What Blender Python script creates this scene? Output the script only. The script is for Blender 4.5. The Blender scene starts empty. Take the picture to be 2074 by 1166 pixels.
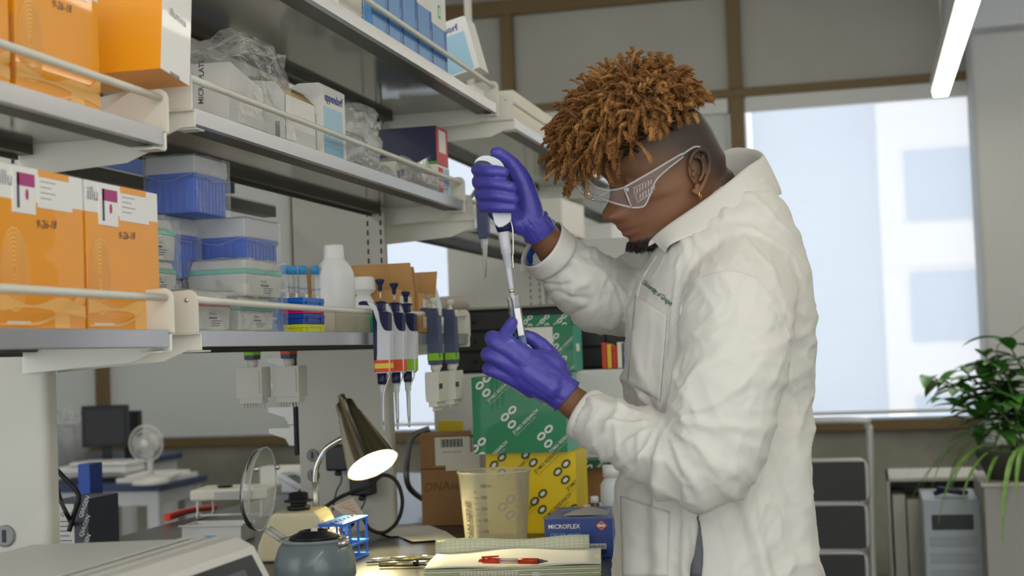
import bpy, bmesh, math, random
from mathutils import Vector, Matrix, noise, Euler
from math import sin, cos, pi, radians
random.seed(7)
S = bpy.context.scene
COL = S.collection
# ------------------------------------------------------------------ camera
F_PX = 3000.0; PITCH, ROLL, YAW = .0432, -.0378, .2327
CAM = Vector((0, 0, 1.30))
_f = Vector((-sin(YAW), cos(YAW), 0)); _r = Vector((cos(YAW), sin(YAW), 0)); _u = Vector((0, 0, 1))
FW = _f*cos(PITCH) + _u*sin(PITCH); _u2 = -_f*sin(PITCH) + _u*cos(PITCH)
RT = _r*cos(ROLL) + _u2*sin(ROLL); UP = -_r*sin(ROLL) + _u2*cos(ROLL)
cd = bpy.data.cameras.new('camera'); cam = bpy.data.objects.new('camera', cd); COL.objects.link(cam)
cd.sensor_width = 36; cd.lens = F_PX/2074*36; cd.clip_start = .05; cd.clip_end = 200
cam.matrix_world = Matrix(((RT.x, UP.x, -FW.x, CAM.x), (RT.y, UP.y, -FW.y, CAM.y), (RT.z, UP.z, -FW.z, CAM.z), (0, 0, 0, 1)))
cd.dof.use_dof = True; cd.dof.focus_distance = 2.6; cd.dof.aperture_fstop = 5.0
S.camera = cam
S.view_settings.view_transform = 'Standard'; S.view_settings.look = 'None'
S.view_settings.gamma = 1; S.view_settings.use_curve_mapping = False
S.view_settings.exposure = 0.75
# daylight: even bright overcast sky
W = bpy.data.worlds.new('sky'); S.world = W; W.use_nodes = True
W.node_tree.nodes['Background'].inputs[0].default_value = (.92, .95, .97, 1)
W.node_tree.nodes['Background'].inputs[1].default_value = 1.25

def ray(px, py): return FW*F_PX + RT*(px-1037) - UP*(py-583)
def ax(px, py, x): d = ray(px, py); return CAM + d*((x-CAM.x)/d.x)
def ay(px, py, y): d = ray(px, py); return CAM + d*((y-CAM.y)/d.y)
def az(px, py, z): d = ray(px, py); return CAM + d*((z-CAM.z)/d.z)
def ad(px, py, dist): return CAM + ray(px, py)*(dist/F_PX)

# ------------------------------------------------------------------ materials
def lin(c):
    return tuple(((v/255)/12.92 if v/255 <= .04045 else ((v/255+.055)/1.055)**2.4) for v in c) + (1,)
MC = {}
def mat(name, rgb, rough=.5, metal=0, spec=.5, bump=None, vary=None, emit=None, trans=0, alpha=1, coat=0, sss=0, ior=1.45, tl=0):
    if name in MC: return MC[name]
    m = bpy.data.materials.new(name); m.use_nodes = True; MC[name] = m
    nt = m.node_tree; b = nt.nodes['Principled BSDF']; c = lin(rgb)
    b.inputs['Base Color'].default_value = c; b.inputs['Roughness'].default_value = rough
    b.inputs['Metallic'].default_value = metal; b.inputs['Specular IOR Level'].default_value = spec
    b.inputs['Transmission Weight'].default_value = trans; b.inputs['Alpha'].default_value = alpha
    b.inputs['Coat Weight'].default_value = coat; b.inputs['IOR'].default_value = ior
    if sss:
        b.inputs['Subsurface Weight'].default_value = sss; b.inputs['Subsurface Scale'].default_value = .01
    if emit: b.inputs['Emission Color'].default_value = lin(emit[0]); b.inputs['Emission Strength'].default_value = emit[1]
    if bump or vary:
        tc = nt.nodes.new('ShaderNodeTexCoord')
    if vary:   # (scale, rgb2, detail)
        n = nt.nodes.new('ShaderNodeTexNoise'); n.inputs['Scale'].default_value = vary[0]; n.inputs['Detail'].default_value = 6
        r = nt.nodes.new('ShaderNodeValToRGB'); r.color_ramp.elements[0].position = .35; r.color_ramp.elements[1].position = .7
        r.color_ramp.elements[0].color = c; r.color_ramp.elements[1].color = lin(vary[1])
        nt.links.new(tc.outputs['Object'], n.inputs['Vector']); nt.links.new(n.outputs[0], r.inputs[0]); nt.links.new(r.outputs[0], b.inputs['Base Color'])
    if bump:   # (scale, strength, distance)
        n = nt.nodes.new('ShaderNodeTexNoise'); n.inputs['Scale'].default_value = bump[0]; n.inputs['Detail'].default_value = 5
        bp = nt.nodes.new('ShaderNodeBump'); bp.inputs['Strength'].default_value = bump[1]; bp.inputs['Distance'].default_value = bump[2]
        nt.links.new(tc.outputs['Object'], n.inputs['Vector']); nt.links.new(n.outputs[0], bp.inputs['Height']); nt.links.new(bp.outputs[0], b.inputs['Normal'])
    return m
def film(name, rgb=(235, 238, 242), op=.12, edge=.5, rough=.12, bump=0):
    """thin clear plastic or film: see-through face on, shiny at grazing angles"""
    if name in MC: return MC[name]
    m = bpy.data.materials.new(name); m.use_nodes = True; MC[name] = m; nt = m.node_tree
    nt.nodes.remove(nt.nodes['Principled BSDF']); out = nt.nodes['Material Output']; N = nt.nodes.new; L = nt.links.new
    tr = N('ShaderNodeBsdfTransparent'); gl = N('ShaderNodeBsdfGlossy'); df = N('ShaderNodeBsdfDiffuse'); tl = N('ShaderNodeBsdfTranslucent')
    gl.inputs['Roughness'].default_value = rough; df.inputs[0].default_value = lin(rgb); tl.inputs[0].default_value = lin(rgb)
    a = N('ShaderNodeMixShader'); a.inputs[0].default_value = .25; L(df.outputs[0], a.inputs[1]); L(tl.outputs[0], a.inputs[2])
    mx = N('ShaderNodeMixShader'); mx.inputs[0].default_value = op; L(tr.outputs[0], mx.inputs[1]); L(a.outputs[0], mx.inputs[2])
    fr = N('ShaderNodeLayerWeight'); fr.inputs[0].default_value = .25; ml = N('ShaderNodeMath'); ml.operation = 'MULTIPLY'; ml.inputs[1].default_value = edge
    L(fr.outputs['Fresnel'], ml.inputs[0]); m2 = N('ShaderNodeMixShader'); L(ml.outputs[0], m2.inputs[0]); L(mx.outputs[0], m2.inputs[1]); L(gl.outputs[0], m2.inputs[2])
    L(m2.outputs[0], out.inputs[0])
    if bump:
        tc = N('ShaderNodeTexCoord'); n = N('ShaderNodeTexNoise'); n.inputs['Scale'].default_value = 45; n.inputs['Detail'].default_value = 3
        bp = N('ShaderNodeBump'); bp.inputs['Distance'].default_value = bump; L(tc.outputs['Object'], n.inputs['Vector']); L(n.outputs[0], bp.inputs['Height'])
        L(bp.outputs[0], gl.inputs['Normal']); L(bp.outputs[0], fr.inputs['Normal'])
    return m

# ------------------------------------------------------------------ mesh building
class MB:
    def __init__(s): s.bm = bmesh.new()
    def box(s, x0, x1, y0, y1, z0, z1, m=0, M=None, taper=1):
        cx, cy = (x0+x1)/2, (y0+y1)/2
        co = [(x, y, z) for z in (z0, z1) for y in (y0, y1) for x in (x0, x1)]
        if taper != 1: co = [(cx+(x-cx)*taper, cy+(y-cy)*taper, z) if z == z1 else (x, y, z) for x, y, z in co]
        v = [s.bm.verts.new(M @ Vector(c) if M else c) for c in co]
        for f in ((0, 2, 3, 1), (4, 5, 7, 6), (0, 1, 5, 4), (2, 6, 7, 3), (0, 4, 6, 2), (1, 3, 7, 5)):
            s.bm.faces.new([v[i] for i in f]).material_index = m
        return s
    def poly(s, pts, m=0, M=None):
        s.bm.faces.new([s.bm.verts.new(M @ Vector(p) if M else p) for p in pts]).material_index = m; return s
    def prism(s, poly, a, b, ax='y', m=0, M=None, m_end=None):
        def mk(p, t):
            c = {'y': (p[0], t, p[1]), 'x': (t, p[0], p[1]), 'z': (p[0], p[1], t)}[ax]
            return M @ Vector(c) if M else Vector(c)
        A = [s.bm.verts.new(mk(p, a)) for p in poly]; B_ = [s.bm.verts.new(mk(p, b)) for p in poly]; n = len(poly)
        for i in range(n): s.bm.faces.new((A[i], A[(i+1) % n], B_[(i+1) % n], B_[i])).material_index = m
        e = m if m_end is None else m_end
        s.bm.faces.new(A[::-1]).material_index = e; s.bm.faces.new(B_).material_index = e
        return s
    def rings(s, rs, m=0, cap=True, closed=False, mf=None):
        """rs: list of rings (lists of points)"""
        V = [[s.bm.verts.new(p) for p in r] for r in rs]; n = len(V[0]); k = len(V)
        for i in range(k if closed else k-1):
            a, b = V[i], V[(i+1) % k]
            for j in range(n):
                f = s.bm.faces.new((a[j], a[(j+1) % n], b[(j+1) % n], b[j])); f.smooth = True
                f.material_index = mf(i, j) if mf else m
        if cap and not closed:
            s.bm.faces.new(V[0][::-1]).material_index = mf(0, 0) if mf else m; s.bm.faces.new(V[-1]).material_index = mf(k-2, 0) if mf else m
        return V
    def tube(s, pts, r, n=10, m=0, cap=True, flat=1.0, mf=None, up=None):
        pts = [Vector(p) for p in pts]; k = len(pts); rs = []; N = None
        for i, p in enumerate(pts):
            t = (pts[min(i+1, k-1)] - pts[max(i-1, 0)]).normalized()
            if N is None:
                N = (up or (Vector((0, 0, 1)) if abs(t.z) < .9 else Vector((1, 0, 0)))).copy()
            N = (N - t*N.dot(t)).normalized(); B_ = t.cross(N)
            rr = r[i] if isinstance(r, (list, tuple)) else r
            rs.append([p + (N*cos(2*pi*j/n)*flat + B_*sin(2*pi*j/n))*rr for j in range(n)])
        s.rings(rs, m, cap, mf=mf); return s
    def lathe(s, prof, n=24, m=0, M=None, cap=True, mf=None):
        rs = [[(M @ Vector((r*cos(2*pi*j/n), r*sin(2*pi*j/n), z))) if M else Vector((r*cos(2*pi*j/n), r*sin(2*pi*j/n), z)) for j in range(n)] for r, z in prof]
        s.rings(rs, m, cap, mf=mf); return s
    def ball(s, c, r, m=0, sub=2, M=None):
        g = bmesh.new(); bmesh.ops.create_icosphere(g, subdivisions=sub, radius=1)
        rr = (r, r, r) if not hasattr(r, '__len__') else r
        mp = {v: s.bm.verts.new((M @ Vector((v.co.x*rr[0]+c[0], v.co.y*rr[1]+c[1], v.co.z*rr[2]+c[2]))) if M else (v.co.x*rr[0]+c[0], v.co.y*rr[1]+c[1], v.co.z*rr[2]+c[2])) for v in g.verts}
        for f in g.faces:
            q = s.bm.faces.new([mp[v] for v in f.verts]); q.material_index = m; q.smooth = True
        g.free(); return s
    def text(s, body, size, M, m=0, bold=0, align='LEFT', shear=0, sp=1.0):
        cu = bpy.data.curves.new('t', 'FONT'); cu.body = body; cu.size = size; cu.align_x = align; cu.shear = shear
        cu.offset = bold*size; cu.resolution_u = 2; cu.space_character = sp
        o = bpy.data.objects.new('t', cu); COL.objects.link(o); dg = bpy.context.evaluated_depsgraph_get(); dg.update()
        me = bpy.data.meshes.new_from_object(o.evaluated_get(dg)); n0 = len(s.bm.verts); f0 = len(s.bm.faces)
        me.transform(M); s.bm.from_mesh(me); s.bm.faces.ensure_lookup_table()
        for f in s.bm.faces[f0:]: f.material_index = m
        bpy.data.objects.remove(o); bpy.data.curves.remove(cu); bpy.data.meshes.remove(me); return s
    def build(s, name, mats, parent=None, bevel=0, smooth=None, seg=2, sub=0, solid=0, loc=None, M=None, ang=35):
        me = bpy.data.meshes.new(name)
        if M: bmesh.ops.transform(s.bm, matrix=M, verts=s.bm.verts)
        s.bm.normal_update(); s.bm.to_mesh(me); s.bm.free()
        for mm in (mats if isinstance(mats, (list, tuple)) else [mats]): me.materials.append(mm)
        o = bpy.data.objects.new(name, me); COL.objects.link(o)
        if parent: o.parent = parent
        if loc is not None: o.location = loc
        if bevel:
            b = o.modifiers.new('b', 'BEVEL'); b.width = bevel; b.segments = seg; b.limit_method = 'ANGLE'; b.angle_limit = radians(40)
        if solid:
            b = o.modifiers.new('s', 'SOLIDIFY'); b.thickness = solid; b.offset = 0
        if sub:
            b = o.modifiers.new('u', 'SUBSURF'); b.levels = sub; b.render_levels = sub
        if smooth:
            for p in me.polygons: p.use_smooth = True
        return o
def tag(o, label=None, cat=None, group=None, kind=None):
    for k, v in (('label', label), ('category', cat), ('group', group), ('kind', kind)):
        if v: o[k] = v
    return o
def thing(name, label, cat, loc=(0, 0, 0), rot=(0, 0, 0), group=None, R=None):
    o = bpy.data.objects.new(name, None); COL.objects.link(o); o.empty_display_size = .05
    o.location = loc
    if R is not None: o.rotation_mode = 'QUATERNION'; o.rotation_quaternion = R.to_quaternion()
    else: o.rotation_euler = rot
    return tag(o, label, cat, group)
def struct(o): o['kind'] = 'structure'; return o
def children(o): return [c for c in bpy.data.objects if c.parent == o]
def copy_tree(o, parent=None):
    c = o.copy(); COL.objects.link(c); c.parent = parent
    for ch in children(o): copy_tree(ch, c)
    return c
def basis(u, v, o=(0, 0, 0)):
    """matrix whose local x is u, local y is v (for writing on a face)"""
    u = Vector(u).normalized(); v = Vector(v).normalized(); w = u.cross(v)
    return Matrix(((u.x, v.x, w.x, o[0]), (u.y, v.y, w.y, o[1]), (u.z, v.z, w.z, o[2]), (0, 0, 0, 1)))
# writing bases: on a face that looks to +x (reads along +y) and on a face that looks to -y (reads along +x)
def on_px(x, y, z, rot=0): return basis((0, 1, 0), (0, 0, 1), (x, y, z)) @ Matrix.Rotation(rot, 4, 'Z')
def on_my(x, y, z, rot=0): return basis((1, 0, 0), (0, 0, 1), (x, y, z)) @ Matrix.Rotation(rot, 4, 'Z')
def arc(c, r, a0, a1, n=8): return [(c[0]+r*cos(radians(a0+(a1-a0)*i/n)), c[1]+r*sin(radians(a0+(a1-a0)*i/n))) for i in range(n+1)]
def rrect(x0, x1, z0, z1, r, n=4):
    return arc((x1-r, z0+r), r, -90, 0, n)+arc((x1-r, z1-r), r, 0, 90, n)+arc((x0+r, z1-r), r, 90, 180, n)+arc((x0+r, z0+r), r, 180, 270, n)
def smoothpath(pts, k=6):
    pts = [Vector(p) for p in pts]; out = []
    for i in range(len(pts)-1):
        p0 = pts[max(i-1, 0)]; p1 = pts[i]; p2 = pts[i+1]; p3 = pts[min(i+2, len(pts)-1)]
        for j in range(k):
            t = j/k
            out.append(.5*((2*p1)+(-p0+p2)*t+(2*p0-5*p1+4*p2-p3)*t*t+(-p0+3*p1-3*p2+p3)*t**3))
    return out+[pts[-1]]

cream = mat('cream_enamel', (222, 220, 208), .4)
white = mat('white_plastic', (228, 228, 224), .4)
paper = mat('white_paper', (235, 234, 228), .8)
black = mat('black_plastic', (26, 26, 28), .4)
navy = mat('navy_plastic', (28, 34, 72), .35)
steel = mat('brushed_steel', (214, 210, 200), .34, metal=.85)
ink = mat('dark_print', (60, 62, 72), .7)
inkblue = mat('blue_print', (62, 78, 150), .7)
cable = mat('black_cable', (32, 32, 33), .5)
orange = mat('orange_card', (240, 158, 20), .38, coat=.25)
ltorange = mat('pale_orange_print', (246, 190, 110), .45)
kraft = mat('kraft_cardboard', (196, 152, 96), .8, bump=(120, .3, .001))
kraft_dark = mat('brown_cardboard', (150, 112, 72), .8, bump=(120, .3, .001))
wrap = film('clear_wrap', (244, 246, 248), op=.12, edge=.7, rough=.13, bump=.004)
bagfilm = film('milky_bag', (244, 246, 248), op=.3, edge=.8, rough=.16, bump=.005)
# ------------------------------------------------------------------ room shell
YW = 8.5; ZC = 3.38
concrete = mat('concrete', (164, 163, 150), .85, vary=(2.2, (120, 119, 106)), bump=(9, .25, .004))
fabric_grey = mat('grey_wall_fabric', (176, 175, 165), .9, vary=(1.6, (166, 165, 155)), bump=(400, .3, .001))
bronze = mat('bronze_frame', (112, 92, 56), .45, metal=.15)
plaster = mat('white_plaster', (226, 226, 222), .8)
floor_m = mat('grey_floor', (128, 126, 118), .45, vary=(6, (112, 110, 104)))
struct(MB().box(-7, 5, -1.9, YW+.3, -.1, 0).build('floor', floor_m))
struct(MB().box(-7, 5, -1.9, YW+.3, ZC, ZC+.1).build('ceiling', plaster))
struct(MB().box(-7.1, -7, -1.9, YW+.3, 0, ZC).build('wall_left', plaster))
struct(MB().box(5, 5.1, -1.9, YW+.3, 0, ZC).build('wall_right', plaster))
mull = [-7.0, -6.02, -4.67, -3.33, -1.98, -.65, .68, 2.02, 3.36, 5.0]
struct(MB().box(-7, 5, YW, YW+.25, 0, .79).build('wall_front', concrete))
wm = MB()
wm.box(-7, 5, YW, YW+.12, 2.745, ZC)
struct(wm.build('wall_front_upper', fabric_grey))
tr = MB(); tr.box(-7, 5, YW-.045, YW+.1, .79, .85); struct(tr.build('trim_1', bronze, bevel=.004))
tr = MB(); tr.box(-7, 5, YW-.045, YW+.1, 2.70, 2.75); struct(tr.build('trim_2', bronze, bevel=.004))
tr = MB(); tr.box(-7, 5, YW-.05, YW+.1, 3.29, ZC); struct(tr.build('trim_3', bronze, bevel=.004))
glass = film('window_glass', (255, 255, 255), op=0, edge=.25, rough=.02)
blind_closed = film('drawn_blind', (205, 207, 200), op=.93, edge=.02, rough=.6)
blind_sheer = film('sheer_blind', (236, 241, 248), op=.42, edge=.02, rough=.6)
cass = mat('blind_cassette', (214, 215, 210), .6)
for i in range(len(mull)-1):
    x0, x1 = mull[i], mull[i+1]
    fr = MB()
    fr.box(x0-.045, x0+.04, YW-.05, YW+.1, .85, 2.70).box(x0-.04, x0+.035, YW-.05, YW+.1, 2.75, 3.29)
    w = struct(fr.build('window_%d' % (i+1), bronze, bevel=.004))
    MB().box(x0+.04, x1-.045, YW+.05, YW+.056, .85, 2.70).build('pane', glass, w)
    MB().box(x0+.045, x1-.05, YW-.035, YW+.03, 2.615, 2.70).build('blind_cassette', cass, w, bevel=.005)
    sheer = i in (3, 5, 6, 7)
    zb = .9 if sheer else .876
    MB().box(x0+.075 if sheer else x0+.045, x1-.05, YW, YW+.003, zb, 2.63).build('roller_blind', blind_sheer if sheer else blind_closed, w)
    MB().box(x0+.06, x1-.055, YW-.006, YW+.012, zb-.022, zb).build('blind_hem', cass, w, bevel=.003)
# ledge strip under the windows with sky light put into its pale blue
struct(MB().box(-7, 5, YW-.02, YW+.1, .848, .862).build('trim_4', mat('skylit_sill', (190, 200, 220), .4)))
# column and beam on the right
colm = mat('column_paint', (196, 198, 196), .7)
struct(MB().box(.605, 1.5, 8.0, YW, 0, 2.87).build('wall_column', colm, bevel=.02))
struct(MB().box(.52, 3.5, 7.85, YW, 2.86, 3.02).box(.5, 3.6, 7.3, YW, 3.02, 3.38).build('trim_5', mat('beam_paint', (205, 208, 212), .7), bevel=.01))
# neighbouring building seen through the sheer blind
nb = thing('office_building', 'pale office building with rows of windows seen through the sheer blind', 'building', (3, 30, -8))
fac = mat('facade_panel', (246, 243, 244), .8); win_o = mat('facade_window', (188, 202, 220), .3); pinkp = mat('facade_pink', (235, 214, 214), .8)
MB().box(-2.6, 10, 0, 6, -4, 26).build('wall', fac, nb)
MB().box(-34, -2.6, .8, 6, -4, 30).build('tower_wall', mat('facade_blue_grey', (204, 214, 228), .7), nb)  # long left stretch added to block the bright sky behind the blinds
for i in range(9):
    for k in range(4):
        z = 2+i*2.4; x = -2.1+k*2.6
        MB().box(x, x+1.3, -.06, .1, z, z+1.35).build('window', win_o, nb)
for i in range(4): MB().box(-2.6, 10, -.12, 0, 1.1+i*4.8, 1.9+i*4.8).build('cladding_band', pinkp if i % 2 else fac, nb)
# pendant lamps: long, parallel to the bench
lampw = mat('lamp_housing', (200, 200, 196), .4, metal=.3)
diff = mat('lamp_diffuser', (255, 253, 240), .5, emit=((255, 246, 226), 9))
def pendant(x, y0, y1, z, label, rx=0):
    t = thing('pendant_lamp', label, 'lamp', (x, y0, z), group='linear pendant lamps')
    MB().prism([(-.045, .07), (-.045, .0), (.045, .0), (.045, .07)], 0, y1-y0).build('housing', lampw, t, bevel=.003)
    MB().prism([(-.036, .0), (-.034, -.024), (.034, -.024), (.036, .0)], .01, y1-y0-.01).build('diffuser', diff, t, bevel=.004)
    for yy in (.35, (y1-y0)-.35):
        MB().tube([(0, yy, .07), (0, yy, ZC-z)], .002, 6).build('hanging_wire', steel, t)
pendant(.415, 3.9, 7.55, 2.50, 'long glowing linear pendant lamp hanging at top right in front of the window')
for x, y0, y1 in ((.415, -1.6, 2.2), (-2.6, -.5, 3.2), (-2.6, 4.2, 7.6), (1.9, -1.5, 2.2), (1.9, 3.5, 7.2)):  # further lamps added out of view to light the room
    pendant(x, y0, y1, 2.78, 'added linear pendant lamp, unseen, to light the room, above the %s aisle, %s one' % ({.415: 'middle', -2.6: 'left', 1.9: 'right'}[x], 'nearer' if y0 < 2 else 'farther'))
# ------------------------------------------------------------------ bench and shelving
ZB = .87; XL = -.96; ZL = 1.350; ZM = 1.683; ZML = 1.637
btop = mat('black_bench_top', (44, 45, 47), .28, vary=(30, (52, 53, 55)))
bt = thing('lab_bench', 'long bench with black resin top running along the room', 'bench', (-1.15, 3.2, 0))
MB().box(-.72, .68, -2.6, 2.05, ZB-.032, ZB).build('bench_top', btop, bt, bevel=.003)
for yy in (-2.5, -1.38, -.26, .86):
    MB().box(-.66, .6, yy, yy+1.11, .08, ZB-.033).build('cabinet', cream, bt, bevel=.004)
MB().box(-.6, .55, -2.5, 1.96, 0, .08).build('plinth', black, bt)
shelf_w = mat('shelf_enamel', (214, 214, 208), .35, metal=.1)
lip_m = mat('shelf_lip_steel', (188, 189, 193), .26, metal=.7)
under = mat('glossy_shelf_underside', (150, 149, 140), .12, metal=.55)
chan = mat('shaded_channel', (64, 62, 52), .4)  # recess shade under the shelves is put into this dark colour
def shelf(name, label, y0, y1, z, xl=XL, depth=.235, group='steel shelves of the bench rack', sag=0):
    t = thing(name, label, 'shelf', (xl, y0, z), group=group); L = y1-y0
    p = MB().box(-depth, -.002, .002, L-.002, -.004, -.001)
    p.build('shelf_board', shelf_w, t)
    MB().box(-depth+.012, -.05, .012, L-.012, -.010, -.0045).build('underside_panel', under, t)
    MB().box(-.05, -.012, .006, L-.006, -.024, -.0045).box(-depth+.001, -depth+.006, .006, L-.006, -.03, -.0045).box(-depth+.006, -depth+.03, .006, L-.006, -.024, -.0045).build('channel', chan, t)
    MB().prism([(-.012, -.0245), (0, -.0245), (.0, .0), (-.006, .0), (-.006, -.004), (-.0025, -.004), (-.0025, -.022), (-.012, -.022)], 0, L).build('front_lip', lip_m, t, bevel=.0006, seg=1)
    for s, yy in ((-1, 0), (1, L)):
        b = MB()
        up = [(.003, -.004), (.003, .045)] + [(p_[0], p_[1]) for p_ in arc((-.012, .045), .015, 0, 90, 5)] + [(-.06, .058), (-.11, .03), (-depth, .012), (-depth, -.004)]
        o1 = yy+s*.009
        b.prism(up, min(o1, o1+s*.003), max(o1, o1+s*.003))
        b.box(-depth, .003, min(yy, o1+s*.003), max(yy, o1+s*.003), -.0065, -.004)
        b.prism([(-depth, -.004), (-depth, -.055), (-.06, -.045), (-.02, -.03), (.003, -.03), (.003, -.004)], min(yy, yy+s*.003), max(yy, yy+s*.003))
        b.box(-.03, .003, min(yy, yy-s*.03), max(yy, yy-s*.03), -.0325, -.030)
        br = b.build('end_bracket', cream, t, bevel=.0008, seg=1)
        MB().lathe([(.0035, 0), (.0035, .002), (.0015, .003)], 10, M=Matrix.Translation((-.014, yy+s*.012, .045)) @ Matrix.Rotation(radians(-90*s), 4, 'X')).build('screw', steel, br)
    n = 16
    pts = [(-.008, -.005+(L+.01)*i/n, .046-sag*sin(pi*i/n)) for i in range(n+1)]
    MB().tube(pts, .0056, 12).build('guard_rail', cream, t)
    return t
YA0, YA1, YB0, YB1, YC0, YC1 = .40, 1.933, 2.033, 3.56, 3.65, 5.18
shelf('shelf', 'low left shelf carrying the two tall orange boxes', YA0, YA1, ZL)
shelf('shelf', 'low middle shelf whose rail holds the hanging pipettes', YB0, YB1, ZL, sag=.004)
shelf('shelf', 'left shelf at middle height carrying orange boxes', YA0, YA1, ZML)
shelf('shelf', 'middle shelf with bagged boxes and an open white carton', YB0, YB1, ZM)
shelf('shelf', 'highest shelf with the row of blue and white boxes', YB0, YB1, 1.918, xl=-.865, depth=.30)
shelf('shelf', 'far shelf at middle height behind the raised gloved hand', YC0, YC1, 1.645)
shelf('shelf', 'far high shelf ending behind the hair of the person', YC0, YC1, 1.895, xl=-.845, depth=.30)
# opposite side of the double rack
for y0, y1, z, lb in ((YA0, YB1, 1.70, 'rear shelf seen under the left middle shelf'), (YB0, YB1, 1.41, 'rear low shelf with the cardboard tray behind the white bottle'), (YC0, YC1, 1.47, 'far rear shelf seen left of the hanging pipette')):
    t = thing('shelf', lb, 'shelf', (-1.72, y0, z), group='steel shelves of the bench rack'); L = y1-y0
    MB().box(0, .26, 0, L, -.004, 0).build('shelf_board', shelf_w, t)
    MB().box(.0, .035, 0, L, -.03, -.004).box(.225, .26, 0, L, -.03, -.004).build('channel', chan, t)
# uprights of the rack
post_m = mat('column_enamel', (196, 194, 182), .4)
slot = mat('slot_dark', (50, 50, 52), .7)
def upright(label, y, xa, xb, zb, zt):
    t = thing('rack_column', label, 'column', ((xa+xb)/2, y, ZB)); h = (xb-xa)/2
    MB().prism([(-h, 0), (h-.03, 0)]+arc((h-.012, .012), .012, -90, 0, 5)+[(h, .03), (-h, .03)], 0, zb-ZB, 'z').build('lower_post', post_m, t)
    c = MB().box(-h, h, 0, .02, zb-ZB, zt-ZB)
    c.build('upper_post', post_m, t, bevel=.002)
    s1 = MB()
    z = zb-ZB+.03
    while z < zt-ZB-.03:
        s1.box(h-.046, h-.042, -.0012, .002, z, z+.013); s1.box(h-.012, h-.008, -.0012, .002, z, z+.013); z += .0235
    s1.build('slot_strip', slot, t)
    for zz in (.14, .19):
        for xx in ((-h+.035, h-.07)):
            MB().lathe([(.016, 0), (.016, .003), (.013, .004)], 20, M=Matrix.Translation((xx, 0, zz)) @ Matrix.Rotation(radians(90), 4, 'X')).box(xx-.003, xx+.003, -.0052, -.004, zz-.009, zz+.009, 1).build('outlet', [mat('outlet_grey', (140, 141, 140), .5), black], t)
    return t
upright('cream column of the rack at far left beside the orange boxes', 1.945, -1.40, -1.165, 1.34, 2.5)
upright('cream column of the rack with round outlets behind the desk lamp', 3.52, -1.40, -1.156, 1.34, 2.5)
upright('far column of the rack behind the dark hanging pipette', 5.20, -1.36, -1.12, 1.34, 1.866)
shelf('shelf', 'farthest middle shelf beyond the raised hand', 5.26, 6.7, 1.645)
shelf('shelf', 'farthest high shelf behind the hair of the person', 5.26, 6.7, 1.895, xl=-.845, depth=.30)
t = thing('storage_cabinet', 'pale grey storage cabinet at the far end of the rack, out of focus', 'cabinet', (-1.35, 5.3, .0))
MB().box(-.15, .12, 0, 1.35, 0, 1.86).build('body', mat('pale_cabinet', (202, 201, 192), .5), t, bevel=.004)
for k in range(3): MB().box(.12, .126, .02+.45*k, .43+.45*k, .1, 1.84).build('door', mat('pale_cabinet', (202, 201, 192)), t, bevel=.002)
p_ = ax(948, 30, -1.12)
t = thing('ceiling_pole', 'thin white pole rising behind the top shelf to the ceiling', 'pole', (p_.x, p_.y, 1.897))
MB().tube([(0, 0, 0), (0, 0, ZC-1.90)], .012, 14).build('tube', cream, t)
# comb of unused shelf arms on the left of the middle column
t = thing('arm_rack', 'stack of pale empty cantilever arms on the back of the middle column', 'bracket', (-1.41, 3.52, 1.0))
for i, z in enumerate((.295, .232, .168, .115)):
    M = Matrix.Translation((0, 0, z))
    MB().prism([(-.072, .016), (-.072, .002), (-.028, -.012), (-.018, -.03), (0, -.03), (0, .022), (-.012, .022), (-.018, .016)], 0, .012, M=M).build('arm', shelf_w, t, bevel=.001)
MB().box(-.004, .004, 0, .014, .06, .34).build('backplate', slot, t)
# ------------------------------------------------------------------ cartons and packs on the shelves
I4 = Matrix.Identity(4)
def T(x, y, z): return Matrix.Translation((x, y, z))
def RX(a): return Matrix.Rotation(radians(a), 4, 'X')
def RY(a): return Matrix.Rotation(radians(a), 4, 'Y')
def RZ(a): return Matrix.Rotation(radians(a), 4, 'Z')
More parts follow.
